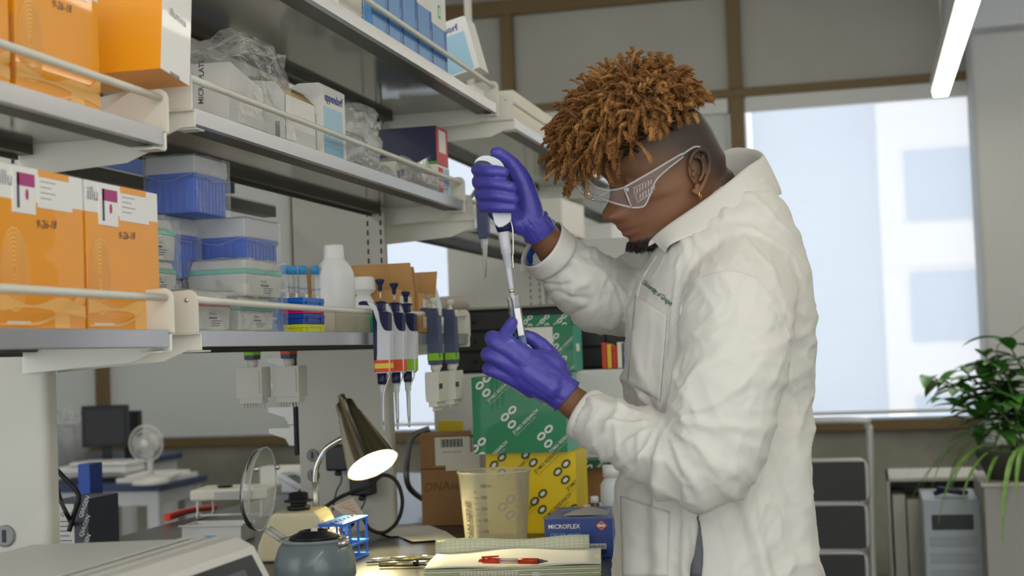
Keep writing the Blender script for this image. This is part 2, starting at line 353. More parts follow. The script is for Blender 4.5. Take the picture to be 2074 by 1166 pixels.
# local carton frame: origin bottom front-left corner; front face looks to +x at x=0, runs along +y; depth goes to -x
seq_white = mat('carton_white', (236, 235, 232), .4, coat=.15); purple = mat('purple_label', (176, 60, 130), .5)
def sequencing_box(label, y, z, x=-1.0, w=.2, h=.2, dep=.15, R=(0, 0, 0), cat='box', hand=True):
    t = thing('reagent_box', label, 'box', (x, y, z), R, group='orange reagent boxes on the left shelves')
    hb = h*.79
    b = MB().box(-dep, 0, 0, w, 0, hb, 0).box(-dep, 0, 0, w, hb, h, 1)
    e = .0006
    # pale fingerprint of fine rings and sweeping bands of the printed artwork
    for k in range(9):
        a = arc((0, 0), 1, 0, 360, 22); s0 = 1-k*.105; s1 = s0-.055
        P = [[(e, w*.17+c*.030*s, h*.36+sn*.052*s) for c, sn in a] for s in (s0, s1)]
        for j in range(22): b.poly([P[0][j], P[0][j+1], P[1][j+1], P[1][j]], 2)
    def band(f, g, m=2, off=e, n=14):
        for i in range(n):
            u0, u1 = i/n, (i+1)/n
            b.poly([(off, w*u0, h*f(u0)), (off, w*u1, h*f(u1)), (off, w*u1, h*g(u1)), (off, w*u0, h*g(u0))], m)
    band(lambda u: .10+.03*sin(u*4+.2), lambda u: .175+.03*sin(u*9+1.5), off=e*1.25)
    for k in range(7): band(lambda u: .02+.26*max(0, u-.25-.02*k)**1.6*(1+.16*k), lambda u: .026+.26*max(0, u-.25-.02*k)**1.6*(1+.16*k)+.006, m=2, off=e*(1.6+.22*k))
    b.prism([(w*.62, h*.006), (w*.8, h*.006), (w*.78, h*.13), (w*.62, h*.12)], e*.1, e*1.3, 'x', 2)
    b.box(0, e*1.2, w*.08, w*.34, h*.03, h*.045, 1)
    # label with purple header, information label with orange tab
    b.box(0, .0012, w*.16, w*.42, h*.71, h*.975, 1); b.box(0, .0017, w*.21, w*.41, h*.88, h*.96, 3); b.box(0, .0017, w*.21, w*.235, h*.74, h*.96, 5)
    b.prism([(w*.32+c*.0035, h*.83+sn*.007) for c, sn in arc((0, 0), 1, 0, 342, 16)], .0012, .0018, 'x', 3)
    b.box(0, .001, w*.45, w*.86, h*.76, h*.97, 1); b.box(0, .0014, w*.46, w*.82, h*.955, h*1.0, 0)
    for k in range(4): b.box(0, .0014, w*.48, w*(.66-.05*(k % 2)), h*(.925-.035*k), h*(.931-.035*k), 4)
    b.text('illumina', h*.13, on_px(.0008, w*.02, h*.87), 4)
    if hand: b.text('9-26-18', h*.075, on_px(.0011, w*.42, h*.63, .05), 5, shear=.3)
    b.build('carton', [orange, seq_white, ltorange, purple, mat('grey_print', (150, 152, 160), .7), navy], t, bevel=.0015)
    MB().box(-dep*.9, -.0012, -.0006, .0002, h*.1, h*.5).build('tape_seal', film('clear_tape', op=.08, edge=.6), t)
    return t
sequencing_box('tall orange and white box at the left edge of the low shelf', 1.572, ZL+.001)
sequencing_box('tall orange and white box at the right end of the low left shelf', 1.779, ZL+.001, w=.207)
sequencing_box('orange box at the top left corner mostly cut off by the picture edge', 1.39, ZML+.001, x=-.995, w=.208)
sequencing_box('glossy orange box upright behind the rail of the left middle shelf', 1.612, ZML+.001, x=-.995, w=.205)
p0 = ax(326, 138, -.94); p1 = ax(384, 174, -.94)
t = thing('reagent_box', 'orange box with white end tilted over the rail end of the left middle shelf', 'box', p0, group='orange reagent boxes on the left shelves',
          R=Matrix.Rotation(math.atan2(p1.z-p0.z, p1.y-p0.y), 3, 'X'))
w = (p1-p0).length
b = MB().box(-.165, -.0006, 0, w, 0, .24, 0).box(-.0006, .0002, -.0002, w+.0002, -.0002, .24, 1)
b.box(-.165, 0, -.0008, w+.0008, .135, .24, 1)
b.text('illumina', .017, on_px(.0012, w*.22, .085, -.05), 4); b.box(.0002, .0012, w*.25, w+.0003, .168, .182, 0)
for k in range(6): b.box(.0002, .001, w*.2, w*(.6-.1*(k % 3)), .158-.009*k, .1595-.009*k, 4)
b.box(.0002, .0012, w*.3, w*.62, -.0004, .004, 4)
b.build('carton', [orange, seq_white, ltorange, purple, MC['grey_print'], navy], t, bevel=.0012)

skyblue = mat('pale_blue_print', (168, 208, 228), .5); midblue = mat('mid_blue_print', (92, 150, 208), .4, coat=.2); deepblue = mat('deep_blue_print', (28, 92, 160), .4)
def epp_box(label, x, y, z, w, h, dep, R=(0, 0, 0), rm=None, grp='white and light blue cartons', face='x'):
    t = thing('tip_carton', label, 'box', (x, y, z), R, grp, R=rm)
    b = MB().box(-dep, 0, 0, w, 0, h)
    if face == 'x':
        b.box(0, .0006, w*.04, w*.86, h*.0, h*.72, 1).box(0, .0009, w*.04, w*.86, h*.08, h*.2, 4); b.text('eppendorf', w*.185, on_px(.001, w*.1, h*.8), 2, bold=.02)
    if face == 'x': b.box(-dep*.8, -dep*.2, -.0006, 0, h*.1, h*.6, 3)
    b.build('carton', [paper, skyblue, inkblue, mat('faint_print', (205, 205, 200), .8), mat('band_blue', (128, 178, 202), .5)], t, bevel=.001)
    f = MB().prism([(-dep, h-.0005), (0, h-.0005), (-.006, h+.004), (-dep*.8, h+.005)], .001, w-.001)
    f.build('lid_flap', paper, t)
    return t
# middle shelf
def blob_bag(name, label, c, size, seed, amp=.25, group=None, mat_=None, fold=1.0, cat='bag', R=(0, 0, 0), flat=True):
    """crumpled clear bag: a creased closed film"""
    t = thing(name, label, cat, c, R, group)
    g = bmesh.new(); bmesh.ops.create_icosphere(g, subdivisions=4, radius=1)
    for v in g.verts:
        p = v.co.copy(); q = Vector((abs(p.x)**.6*(1 if p.x > 0 else -1), abs(p.y)**.6*(1 if p.y > 0 else -1), abs(p.z)**.7*(1 if p.z > 0 else -1)))
        n1 = noise.noise(p*1.7+Vector((seed, 0, 0))); n2 = 1-abs(noise.noise(p*3.4*fold+Vector((0, seed, 0))))*2
        q *= 1+amp*(n1*.9+n2*.28-.15)
        v.co = Vector((q.x*size[0]/2, q.y*size[1]/2, max(q.z, -1)*size[2]/2+size[2]/2))
    b = MB(); b.bm.free(); b.bm = g
    o = b.build('film', mat_ or bagfilm, t); 
    return t
# bagged white box
t = thing('boxed_plates', 'white printed box tilted inside a clear plastic bag on the middle shelf', 'box', (-1.0, 2.25, ZM+.015), (radians(-7), 0, radians(4)))
b = MB().box(-.15, 0, 0, .165, 0, .10)
b.text('MICROPLATE', .013, on_my(-.045, -.0006, .03, radians(90)) @ I4, 1, bold=.02)
for k in range(5): b.box(-.115+k*.012, -.1135+k*.012, -.0006, 0, .045, .085, 1)
b.text('Plates', .012, on_my(-.125, -.0006, .05, radians(90)), 1)
b.build('carton', [paper, ink], t, bevel=.002)
t2 = thing('plastic_bag', 'loose clear bag wrapped round the tilted white box on the middle shelf', 'bag', (-1.065, 2.335, ZM+.004))
g = bmesh.new(); bmesh.ops.create_cube(g, size=1); bmesh.ops.subdivide_edges(g, edges=g.edges[:], cuts=9, use_grid_fill=True)
for v in g.verts:
    p = v.co.copy(); n1 = noise.noise(p*4+Vector((3, 1, 2))); n2 = abs(noise.noise(p*9))
    top = p.z+.5; sz = (.20-.02*top, .25-.05*top, .155+.02*n1)
    v.co = Vector((p.x*sz[0], p.y*sz[1]+.012*top, top*sz[2]))*(1+.06*n1-.05*n2)
b = MB(); b.bm.free(); b.bm = g; b.build('film', wrap, t2, M=None)
# open white carton
t = thing('open_carton', 'open white carton with a curled brown-lined flap on the middle shelf', 'box', (-1.0, 2.497, ZM+.001))
b = MB(); W_, D_, H_ = .15, .10, .098
for a in ((-D_, 0, 0, .001, 0, H_), (-D_, 0, W_-.001, W_, 0, H_), (-.001, 0, 0, W_, 0, H_), (-D_, -D_+.001, 0, W_, 0, H_), (-D_, 0, 0, W_, 0, .001)): b.box(*a)
b.box(-.02, -.012, -.0006, 0, .02, .05, 1).build('carton', [paper, ink], t)
f = MB()
prof = [(0, H_), (-.012, H_+.012), (-.03, H_+.03), (-.05, H_+.04), (-.066, H_+.034)]
prof = [(0, H_), (-.02, H_+.022), (-.045, H_+.036), (-.07, H_+.038), (-.1, H_+.03)]
for i in range(4):
    (a0, z0), (a1, z1) = prof[i], prof[i+1]
    f.poly([(a0, 0, z0), (a0, W_, z0), (a1, W_*.92, z1), (a1, W_*.02, z1)], 0)
f.build('flap', [mat('flap_brown_inside', (186, 160, 112), .8)], t, solid=.001, smooth=1)
MB().poly([(-D_, 0, H_), (0, 0, H_), (-.02, .0, H_+.024), (-.08, .005, H_+.032)]).build('side_flap', paper, t, solid=.001)
epp_box('upright white and light blue carton beside the open carton on the middle shelf', -.99, 2.66, ZM+.001, .128, .142, .06)
blob_bag('plastic_bag', 'large crumpled clear bag standing beside the light blue carton', (-1.08, 2.97, ZM+.001), (.15, .31, .15), 3.1, .5, group='crumpled clear bags on the middle shelf', fold=1.5)
blob_bag('plastic_bag', 'small round clear bag in front of the large crumpled bag', (-1.02, 2.85, ZM+.001), (.10, .13, .075), 8.3, .35, group='crumpled clear bags on the middle shelf', fold=1.4)
blob_bag('plastic_bag', 'flat clear bag of pale packets below the dark blue box', (-1.045, 3.31, ZM+.001), (.14, .35, .07), 5.5, .4, group='crumpled clear bags on the middle shelf', fold=1.6)
t = thing('packet', 'pale packet lying inside the flat bag at the far end of the middle shelf', 'packet', (-1.05, 3.27, ZM+.002))
MB().box(-.05, .05, -.13, .17, 0, .05).box(.05, .0506, -.12, -.1, .01, .03, 1).box(.05, .0506, -.09, -.07, .02, .04, 1).build('wrapper', [mat('packet_pale', (222, 220, 208), .6), inkblue], t, bevel=.006)
t = thing('plastic_tub', 'small frosted tub inside the bag beside the light blue carton', 'container', (-1.09, 2.86, ZM+.001))
MB().lathe([(.034, 0), (.04, .09), (.043, .092), (.043, .1), (0, .1)], 28, mf=None).build('tub', film('frosted_tub', op=.55, edge=.3), t)
t = thing('dark_carton', 'dark navy box with a green bottom line and a red and white end', 'box', (-.985, 3.42, ZM+.078))
MB().box(-.145, 0, 0, .10, 0, .092, 0).box(-.1455, .0002, -.0006, 0, 0, .006, 1).box(0, .0008, 0, .10, 0, .092, 2).box(.0008, .0016, .02, .08, .03, .085, 3).text('10', .02, on_my(-.13, -.0008, .02), 4).build('carton', [mat('deep_navy_card', (26, 34, 66), .4), mat('green_line', (92, 170, 40), .5), mat('red_card', (196, 50, 62), .5), paper, mat('dim_print', (120, 130, 150), .6)], t, bevel=.001)
t = thing('white_carton', 'white carton under the dark navy box with a striped end', 'box', (-.985, 3.42, ZM+.001))
MB().box(-.15, 0, 0, .11, 0, .076).box(0, .0008, .01, .05, .01, .07, 1).box(0, .001, .06, .1, .01, .07, 2).build('carton', [paper, mat('red_card', (196, 50, 62)), mat('sky_print', (150, 190, 240))], t, bevel=.001)
t = thing('plastic_bag', 'clear bag corner standing up like a pointed sail over the far packets', 'bag', (-1.0, 3.40, ZM+.004))
MB().poly([(0, -.14, .05), (0, .13, .125), (.005, .12, .0), (0, -.14, .0)]).poly([(0, .13, .125), (-.02, .02, .06), (-.06, -.12, .05), (0, -.14, .05)]).build('film', bagfilm, t)
t = thing('blue_carton', 'dark blue box on the rear shelf seen behind the open white carton', 'box', (-1.56, 2.86, 1.701))
MB().box(0, .12, 0, .40, 0, .14).box(.12, .1206, .10, .104, 0, .14, 1).box(.12, .1206, .25, .254, 0, .14, 1).box(0, .1203, -.0004, 0, .1, .14, 1).build('carton', [mat('dusk_blue', (36, 66, 128), .45), mat('dusk_blue_line', (74, 108, 160), .45)], t, bevel=.001)
# top shelf
ZT = 1.919
def slim_box(label, y, w, h, wh):
    t = thing('slim_carton', label, 'box', (-.885, y, ZT), group='blue and white cartons on the top shelf')
    b = MB().box(-.16, 0, 0, w, 0, h*wh, 0).box(-.16, 0, 0, w, h*wh, h, 1)
    b.box(0, .0006, w*.86, w, 0, h*wh, 2); b.box(0, .0006, 0, w*.02, 0, h*wh, 2)
    b.text('METTLER TOLEDO', .0085, on_px(.001, w*.9, .012, radians(90)), 1); b.prism(rrect(w*.45, w*.62, h*wh+.02, h*wh+.05, .004), 0, .0008, 'x', 3)
    b.prism(rrect(w*.49, w*.58, h*wh+.026, h*wh+.044, .003), .0008, .0012, 'x', 1)
    b.build('carton', [midblue, paper, deepblue, mat('green_mark', (70, 180, 90), .5)], t, bevel=.001); return t
edges = [727, 787, 817, 848, 878, 908]; ys = [ax(e_, 60, -.885).y for e_ in (753, 787, 817, 848, 877, 906)]
ys = [ax(a_, b_, -.885).y for a_, b_ in ((753, 50), (788, 70), (817, 90), (848, 108), (877, 125), (907, 145))]
lbs = ['leftmost blue and white carton behind the top rail', 'second blue and white carton from the left on the top shelf', 'third blue and white carton in the row on the top shelf', 'fourth blue carton in the row next to the last one', 'rightmost upright blue and white carton at the end of the row']
for i in range(5): slim_box(lbs[i], ys[i]+.001, ys[i+1]-ys[i]-.003, .20, (.9, .88, .75, .62, .52)[i])
t = thing('beige_carton', 'plain beige carton left of the blue cartons on the top shelf', 'box', (-.9, 2.52, ZT))
MB().box(-.14, 0, 0, .17, 0, .11).text('Axygen', .014, on_px(.0006, .135, .02, radians(90)), 1).build('carton', [mat('beige_card', (228, 222, 206), .6), inkblue], t, bevel=.001)
LC = ay(972, 136, 3.44)
t = epp_box('white and light blue carton leaning outward at the end of the top shelf', LC.x, LC.y, LC.z, .085, .13, .13, rm=(Matrix.Rotation(radians(-14), 3, 'Y')).to_3x3(), face='n')
b = MB().box(-.125, -.014, -.0006, 0, .004, .098, 0).build('printed_panel', skyblue, t)
MB().text('eppendorf', .022, on_my(-.118, -.001, .105), 0, bold=.02).build('lettering', inkblue, t)
t = thing('carton_support', 'white flat box under the leaning carton on the top shelf', 'box', (-.89, 3.43, ZT))
MB().box(-.22, 0, 0, .11, 0, .028).build('carton', paper, t, bevel=.001)
# low shelf: tip racks
rblue = mat('rack_blue', (38, 100, 208), .35, trans=0); rlid = film('rack_lid', (238, 241, 244), op=.84, edge=.2, rough=.3)
rblue_pale = mat('rack_blue_pale', (96, 146, 220), .35)
def tip_rack(label, y, z, x=-1.02, w=.127, d=.085, h=.088, pale=False, wrapd=True, lidh=.028):
    t = thing('tip_rack', label, 'rack', (x-d/2, y+w/2, z), group='blue pipette tip racks on the low shelf')
    b = MB(); hb = h-lidh
    b.box(-d/2+.003, d/2-.003, -w/2+.003, w/2-.003, 0, hb)
    n = 9
    for i in range(n): b.box(d/2-.0035, d/2-.0005, -w/2+.006+i*(w-.012)/n, -w/2+.006+(i+.62)*(w-.012)/n, .002, hb-.008)
    for i in range(6): b.box(-d/2+.006+i*(d-.012)/6, -d/2+.006+(i+.62)*(d-.012)/6, -w/2+.0005, -w/2+.0035, .002, hb-.008)
    b.box(-d/2+.001, d/2-.001, -w/2+.001, w/2-.001, hb-.007, hb)
    b.build('base', rblue_pale if pale else rblue, t, bevel=.0008, seg=1)
    MB().box(-d/2, d/2, -w/2, w/2, hb, h).build('lid', rlid, t, bevel=.002)
    if wrapd:
        g = bmesh.new(); bmesh.ops.create_cube(g, size=1); bmesh.ops.subdivide_edges(g, edges=g.edges[:], cuts=7, use_grid_fill=True)
        for v in g.verts:
            n1 = noise.noise(v.co*5+Vector((y*9, z*7, 0)))
            v.co = Vector((v.co.x*(d+.007), v.co.y*(w+.007), (v.co.z+.5)*(h+.002)))*(1+.016*n1); v.co.z = max(v.co.z, .0002)
        bb = MB(); bb.bm.free(); bb.bm = g; bb.build('shrink_film', wrap, t)
        MB().tube(smoothpath([(-d/2, -w/2-.006, hb-.002), (0, -w/2-.007, hb-.013), (d/2+.004, -w/2-.005, hb-.001), (d/2+.006, 0, hb-.012), (d/2+.005, w/2, hb-.002)]), .0007, 5).build('film_seam', bagfilm, t)
    return t
tip_rack('blue tip rack in shrink film at the very top of the stack', 2.178, ZL+.1925, x=-1.03, w=.125, h=.092)
tip_rack('tip rack directly under the topmost one, mostly hidden', 2.175, ZL+.091, x=-1.085, h=.1)
tip_rack('hidden lowest tip rack of the taller stack', 2.165, ZL+.001, x=-1.10, wrapd=False)
tip_rack('wide blue tip rack in film at the top of the right stack', 2.345, ZL+.102, w=.15, d=.095, h=.094, lidh=.032)
tip_rack('pale blue tip rack standing on the shelf under the right stack', 2.385, ZL+.001, w=.132, pale=True, h=.1, lidh=.03)
teal = mat('teal_seal', (120, 204, 186), .4)
tubw = film('cloudy_tub', (242, 242, 234), op=.92, edge=.15, rough=.25)
def tub(label, y, z, x=-.985, w=.17, d=.10, h=.07, seed=1., tealh=.55, pink=False):
    t = thing('plate_tub', label, 'container', (x-d/2, y+w/2, z), group='cloudy sealed tubs in clear bags')
    MB().box(-d/2, d/2, -w/2, w/2, 0, h*.62, taper=1.05).build('tub', tubw, t, bevel=.004)
    MB().box(-d/2-.002, d/2+.002, -w/2-.002, w/2+.002, h*.62, h*.74).build('seal_band', mat('pink_seal', (224, 120, 112), .5) if pink else teal, t, bevel=.001)
    MB().box(-d/2, d/2, -w/2, w/2, h*.74, h, taper=.93).build('lid', tubw, t, bevel=.003)
    b = MB().box(d/2+.001, d/2+.0018, -w*.1, w*.12, h*.30, h*.34, 0)
    for k in range(3): b.box(d/2+.001, d/2+.0018, -w*.02, w*(.25-.04*k), h*(.24-.06*k), h*(.255-.06*k), 0)
    b.text('Molecular', h*.1, on_px(d/2+.002, -w*.1, h*.4), 0); b.build('printed_label', ink, t)
    g = bmesh.new(); bmesh.ops.create_cube(g, size=1); bmesh.ops.subdivide_edges(g, edges=g.edges[:], cuts=10, use_grid_fill=True)
    for v in g.verts:
        n1 = noise.noise(v.co*4+Vector((seed, 0, 0))); n2 = abs(noise.noise(v.co*9+Vector((0, seed, 0))))
        v.co = Vector((v.co.x*(d+.012), v.co.y*(w+.026), (v.co.z+.5)*(h+.002)))*(1+.05*n1-.06*n2); v.co.z = max(v.co.z, .0002)
    bb = MB(); bb.bm.free(); bb.bm = g; bb.build('clear_bag', wrap, t)
    return t
tub('cloudy tub with teal seal in a bag, in front of the blue racks', 2.262, ZL+.058, w=.15, h=.062, seed=2)
tub('cloudy tub with teal seal standing on the shelf under another tub', 2.235, ZL+.001, x=-.985, w=.135, h=.055, seed=5)
tub('pink sealed pouch tub next to the shelf bracket', 2.075, ZL+.001, x=-.99, w=.13, h=.062, seed=7, pink=True)
tub('cloudy tub at the back left, upper one, beside the orange box', 2.06, ZL+.115, x=-1.07, w=.12, h=.066, seed=9)
tub('cloudy tub at the back left, lower one, beside the orange box', 2.06, ZL+.064, x=-1.07, w=.12, h=.05, seed=11)
# coloured boxes stack
for i, (c, nm, z0, z1, lb) in enumerate((((222, 226, 40), 'yellow', 0, .015, 'bright yellow tube box at the bottom of the coloured stack'), ((30, 74, 168), 'blue', .0155, .034, 'dark blue tube box above the yellow one'), ((214, 34, 110), 'pink', .0345, .043, 'thin bright pink tube box in the coloured stack'), ((24, 104, 198), 'sky', .0435, .064, 'blue tube box on top of the coloured stack'))):
    t = thing('tube_box', lb, 'box', (-1.045, 2.60, ZL+.001+z0), group='coloured tube boxes'); m_ = mat('tube_box_'+nm, c, .4)
    MB().box(-.045, .045, -.045, .062, 0, (z1-z0)*.55).build('base', m_, t, bevel=.0015)
    MB().box(-.046, .046, -.046, .063, (z1-z0)*.55, z1-z0, taper=.985).box(.0455, .0475, -.03, -.024, .003, z1-z0-.004).box(.0455, .0475, .04, .046, .003, z1-z0-.004).build('lid', m_, t, bevel=.001)
# conical tubes with blue caps
capb = mat('tube_cap_blue', (50, 146, 206), .4); tubec = film('clear_tube', (230, 238, 244), op=.22, edge=.6, rough=.08)
for i, (px, lb) in enumerate(((575, 'leftmost blue capped conical tube, partly behind the blue rack'), (593, 'second blue capped conical tube from the left'), (613, 'third blue capped conical tube from the left'), (637, 'rightmost blue capped conical tube beside the white bottle'))):
    p = ax(px, 545, -1.10)
    t = thing('conical_tube', lb, 'tube', (p.x, p.y, ZL+.002), group='blue capped conical tubes')
    k = (p.z-ZL)/.118
    MB().lathe([(.001, 0), (.0072, .016), (.0074, .104*k), (.0074, .108*k)], 20, cap=False).build('barrel', tubec, t)
    MB().lathe([(.0088, .107*k), (.0088, .1215*k), (.0075, .1225*k), (0, .1225*k)], 24).build('cap', capb, t)
    b = MB()
    for q in range(12): b.box(-.003, .003, -.0078, -.0076, .03+q*.0045, .0307+q*.0045)
    b.text('FALCON', .005, on_my(-.0045, -.0079, .09), 0, bold=.02).build('graduation', deepblue, t)
    MB().box(.0055, .0076, -.0045, .0045, .03, .08).build('write_on_patch', paper, t)
# bottles
hdpe = mat('hdpe_plastic', (226, 228, 228), .42, sss=.15)
def bottle(name, label, px, base, x, r, h, neck, capm):
    p = ax(px, 600, x)
    t = thing(name, label, 'bottle', (p.x, p.y, base), group='white plastic bottles')
    hs = h-neck*.9-.035
    MB().lathe([(0, 0), (r*.94, 0), (r, .006), (r, hs), (r*.96, hs+.01), (r*.82, hs+.024), (r*.55, hs+.037), (neck*.55, hs+.044), (neck*.5, h-.018)], 40).build('body', hdpe, t)
    MB().lathe([(neck*.58, h-.03), (neck*.6, h-.028), (neck*.56, h-.002), (neck*.5, h), (0, h)], 30).build('cap', capm, t)
    return t
wcap = mat('white_cap', (232, 232, 230), .4)
bottle('wash_bottle', 'large white plastic bottle with screw cap on the low shelf', 679, ZL+.001, -1.07, .041, .186, .036, wcap)
bottle('small_bottle', 'smaller white bottle with wide cap partly behind the large one', 736, ZL+.001, -1.06, .027, .125, .046, wcap)
t = thing('clear_tray', 'shallow clear tray standing in front of the white bottle', 'tray', (-1.0, 2.79, ZL+.001))
MB().box(-.05, 0, -.07, .14, 0, .001).box(-.001, 0, -.07, .14, 0, .045).box(-.05, 0, -.07, -.069, 0, .045).box(-.05, 0, .139, .14, 0, .045).box(-.051, -.05, -.07, .14, 0, .045).build('tray', film('tray_plastic', (226, 220, 200), op=.45, edge=.3), t)
for i in range(12): MB().box(-.001, .0006, -.065+i*.011, -.061+i*.011, .002, .035).build('rib', MC['tray_plastic'], t)
t = thing('marker_tube', 'small bright green tube standing on the low shelf by the pipettes', 'tube', (-.985, 2.905, ZL+.001))
MB().lathe([(0, 0), (.007, 0), (.007, .04), (.005, .044), (0, .044)], 16).build('tube', mat('mint_green', (40, 190, 120), .4), t)
# cardboard boxes with open flaps
def open_kraft(label, x, y, w, d, h, flaps, text=None):
    t = thing('cardboard_box', label, 'box', (x, y, ZL+.001), group='small open cardboard boxes on the low shelf')
    b = MB()
    for a in ((-d, 0, 0, .003, 0, h), (-d, 0, w-.003, w, 0, h), (-.003, 0, .003, w-.003, 0, h), (-d, -d+.003, .003, w-.003, 0, h), (-d, 0, 0, w, 0, .003)): b.box(*a)
    if text: b.box(0, .0006, w*.25, w*.85, h*.15, h*.85, 1); b.box(0, .001, w*.4, w*.62, h*.3, h*1.0, 2)
    b.build('carton', [kraft, mat('shipping_label', (224, 218, 206), .6), bagfilm], t)
    for P in flaps: MB().poly(P).build('flap', kraft, t, solid=.003)
    return t
open_kraft('cardboard box with raised flaps and a taped label, left one on the low shelf', -1.0, 3.10, .145, .20, .097,
           [[(-.20, 0, .097), (0, 0, .097), (.0, -.035, .15), (-.19, -.035, .15)], [(-.20, .145, .097), (0, .145, .097), (-.01, .155, .163), (-.2, .155, .163)]], 1)
open_kraft('cardboard box with raised flaps beside the slanting carton, right one on the low shelf', -1.0, 3.275, .145, .17, .094,
           [[(-.17, 0, .094), (0, 0, .094), (-.01, .005, .155), (-.17, .005, .155)], [(-.17, .145, .094), (0, .145, .094), (0, .165, .150), (-.16, .165, .150)]], 1)
t = thing('leaning_carton', 'white and light blue carton leaning at the far end of the low shelf', 'box', (-1.0, 3.47, ZL+.022), (radians(0), radians(-13), radians(8)), 'white and light blue cartons')
b = MB().box(-.07, 0, 0, .075, 0, .125).box(0, .0008, .012, .075, .0, .09, 1).box(-.06, -.02, -.0008, 0, 0, .08, 2).box(0, .0009, .02, .06, .10, .108, 3)
b.build('carton', [paper, mat('ice_blue', (206, 228, 240), .5), skyblue, inkblue], t, bevel=.001)
t = thing('cardboard_tray', 'brown cardboard tray on the rear shelf behind the tubes and bottle', 'box', (-1.6, 3.15, 1.411))
MB().box(0, .12, 0, .6, 0, .06).box(-.003, .123, -.003, .603, .06, .068).build('carton', kraft_dark, t)
t = thing('white_carton', 'white box on the far shelf above the raised elbow', 'box', (-.86, 4.30, 1.647), (0, 0, radians(-3)))
MB().box(-.15, 0, 0, .29, 0, .105).box(0, .0008, .015, .27, .008, .097, 1).build('carton', [mat('offwhite_card', (224, 220, 206), .6), paper], t, bevel=.001)
t = thing('beige_carton', 'long beige carton on the far high shelf left of the hair', 'box', (-.90, 3.90, 1.897))
MB().box(-.2, 0, 0, .95, 0, .115).build('carton', mat('beige_card', (228, 222, 206)), t, bevel=.002)
t = thing('white_bin', 'white plastic bin on the farthest middle shelf above the sleeve', 'bin', (-1.0, 5.45, 1.647))
MB().box(-.1, .1, 0, .6, 0, .12, taper=1.04).build('bin', white, t, bevel=.008)
# ------------------------------------------------------------------ hanging pipettes
pw = mat('pipette_white', (214, 217, 222), .35); pslate = mat('pipette_slate', (72, 80, 110), .45); pcream = mat('pipette_cream', (214, 212, 200), .4)
red_b = mat('tape_red', (224, 84, 44), .6); yel_b = mat('tape_yellow', (236, 204, 84), .6); grn_b = mat('tape_green', (136, 196, 36), .6); shaftg = mat('shaft_grey', (196, 198, 204), .35)
def slab(b, poly, th, m=0, cy=0): b.prism(poly, cy-th/2, cy+th/2, 'y', m)
def single(label, loc, bands, plung=.026, rz=0):
    t = thing('pipette', label, 'pipette', loc, (0, 0, radians(rz)), 'white and navy pipettes hanging on the rail')
    # back spine and finger hook (navy)
    hook = smoothpath([(-.034, 0, .013), (-.024, 0, .015), (-.012, 0, .012), (-.003, 0, .004), (.001, 0, -.008), (.001, 0, -.03)], 5)
    inner = smoothpath([(-.034, 0, .007), (-.022, 0, .0065), (-.012, 0, .0045), (-.0065, 0, -.003), (-.006, 0, -.03)], 5)
    b = MB(); poly = [(p.x, p.z) for p in hook]+[(.002, -.105), (-.006, -.105)]+[(p.x, p.z) for p in inner[::-1]]
    poly = [(p.x, p.z) for p in inner]+[(-.006, -.104), (.012, -.104), (.012, -.02)]+[(p.x, p.z) for p in hook[::-1] if p.z > -.02]
    b.prism(poly, -.010, .010); b.build('grip', navy, t, bevel=.003, seg=2, smooth=0)
    sh = [(p.x, p.z) for p in smoothpath([(-.016, 0, .0135), (-.004, 0, .010), (.005, 0, -.002), (.011, 0, -.03), (.0185, 0, -.044), (.030, 0, -.047)], 5)]
    poly = sh+[(.030, -.052), (.028, -.105), (.0275, -.128), (.022, -.134), (.0215, -.130), (-.002, -.130), (.002, -.09), (.004, -.03), (-.003, -.006), (-.012, .006)]
    MB().prism(poly, -.0115, .0115).build('shell', pw, t, bevel=.0035, seg=3)
    MB().prism([(.008, -.006), (.030, -.010), (.0285, -.046), (.016, -.046), (.010, -.03)], -.009, .009).box(.004, .018, -.008, .008, -.006, .013).box(.0, .022, -.009, .009, .008, .0125).build('front_block', navy, t, bevel=.002)
    for i, (z0, z1, m) in enumerate(bands):
        MB().prism(rrect(-.0055, .0283, -.0125, .0125, .005), z0, z1, 'z').build('colour_band', m, t)
    MB().tube([(.009, 0, .012), (.009, 0, .012+plung)], .0014, 8).build('plunger_rod', steel, t)
    MB().lathe([(.0035, .012+plung), (.0045, .015+plung), (.0045, .022+plung), (.0095, .031+plung), (.0098, .0335+plung), (.008, .035+plung), (0, .0355+plung)], 24, M=T(.009, 0, 0)).build('plunger_button', navy, t)
    MB().lathe([(.0095, -.130), (.0092, -.145), (.0085, -.152), (0, -.152)], 20, M=T(.007, 0, 0)).build('collar', navy, t)
    MB().lathe([(.0068, -.152), (.0062, -.170), (.0045, -.172), (.0038, -.22), (.0026, -.238), (.0024, -.247), (0, -.247)], 20, M=T(.007, 0, 0)).build('shaft', shaftg, t)
    MB().tube(smoothpath([(.022, 0, -.131), (.021, -.002, -.142), (.0125, -.005, -.165), (.010, -.005, -.19), (.0085, -.004, -.232)], 4), .0016, 8).build('ejector_arm', steel, t)
    return t
ZR = ZL+.052
def rail_at(px): p = ax(px, 625, -.965); return (-.954, p.y)
for px, bands, pl, lb in ((744, [(-.128, -.104, red_b), (-.1205, -.1105, yel_b)], .022, 'white pipette with red and yellow band, leftmost on the rail'), (773, [(-.128, -.104, red_b)], .018, 'white pipette with plain red band, middle one on the rail'), (797, [(-.128, -.104, grn_b)], .003, 'white pipette with green band hanging right of the red banded one')):
    x, y = rail_at(px); z = ZR-.004
    t = single(lb, (x+.008, y, z), bands, pl)
    if len(bands) == 2:
        for c in children(t):
            if c.name.startswith('colour_band') and c.data.materials[0] == yel_b: c.scale = (1.03, 1.03, 1)
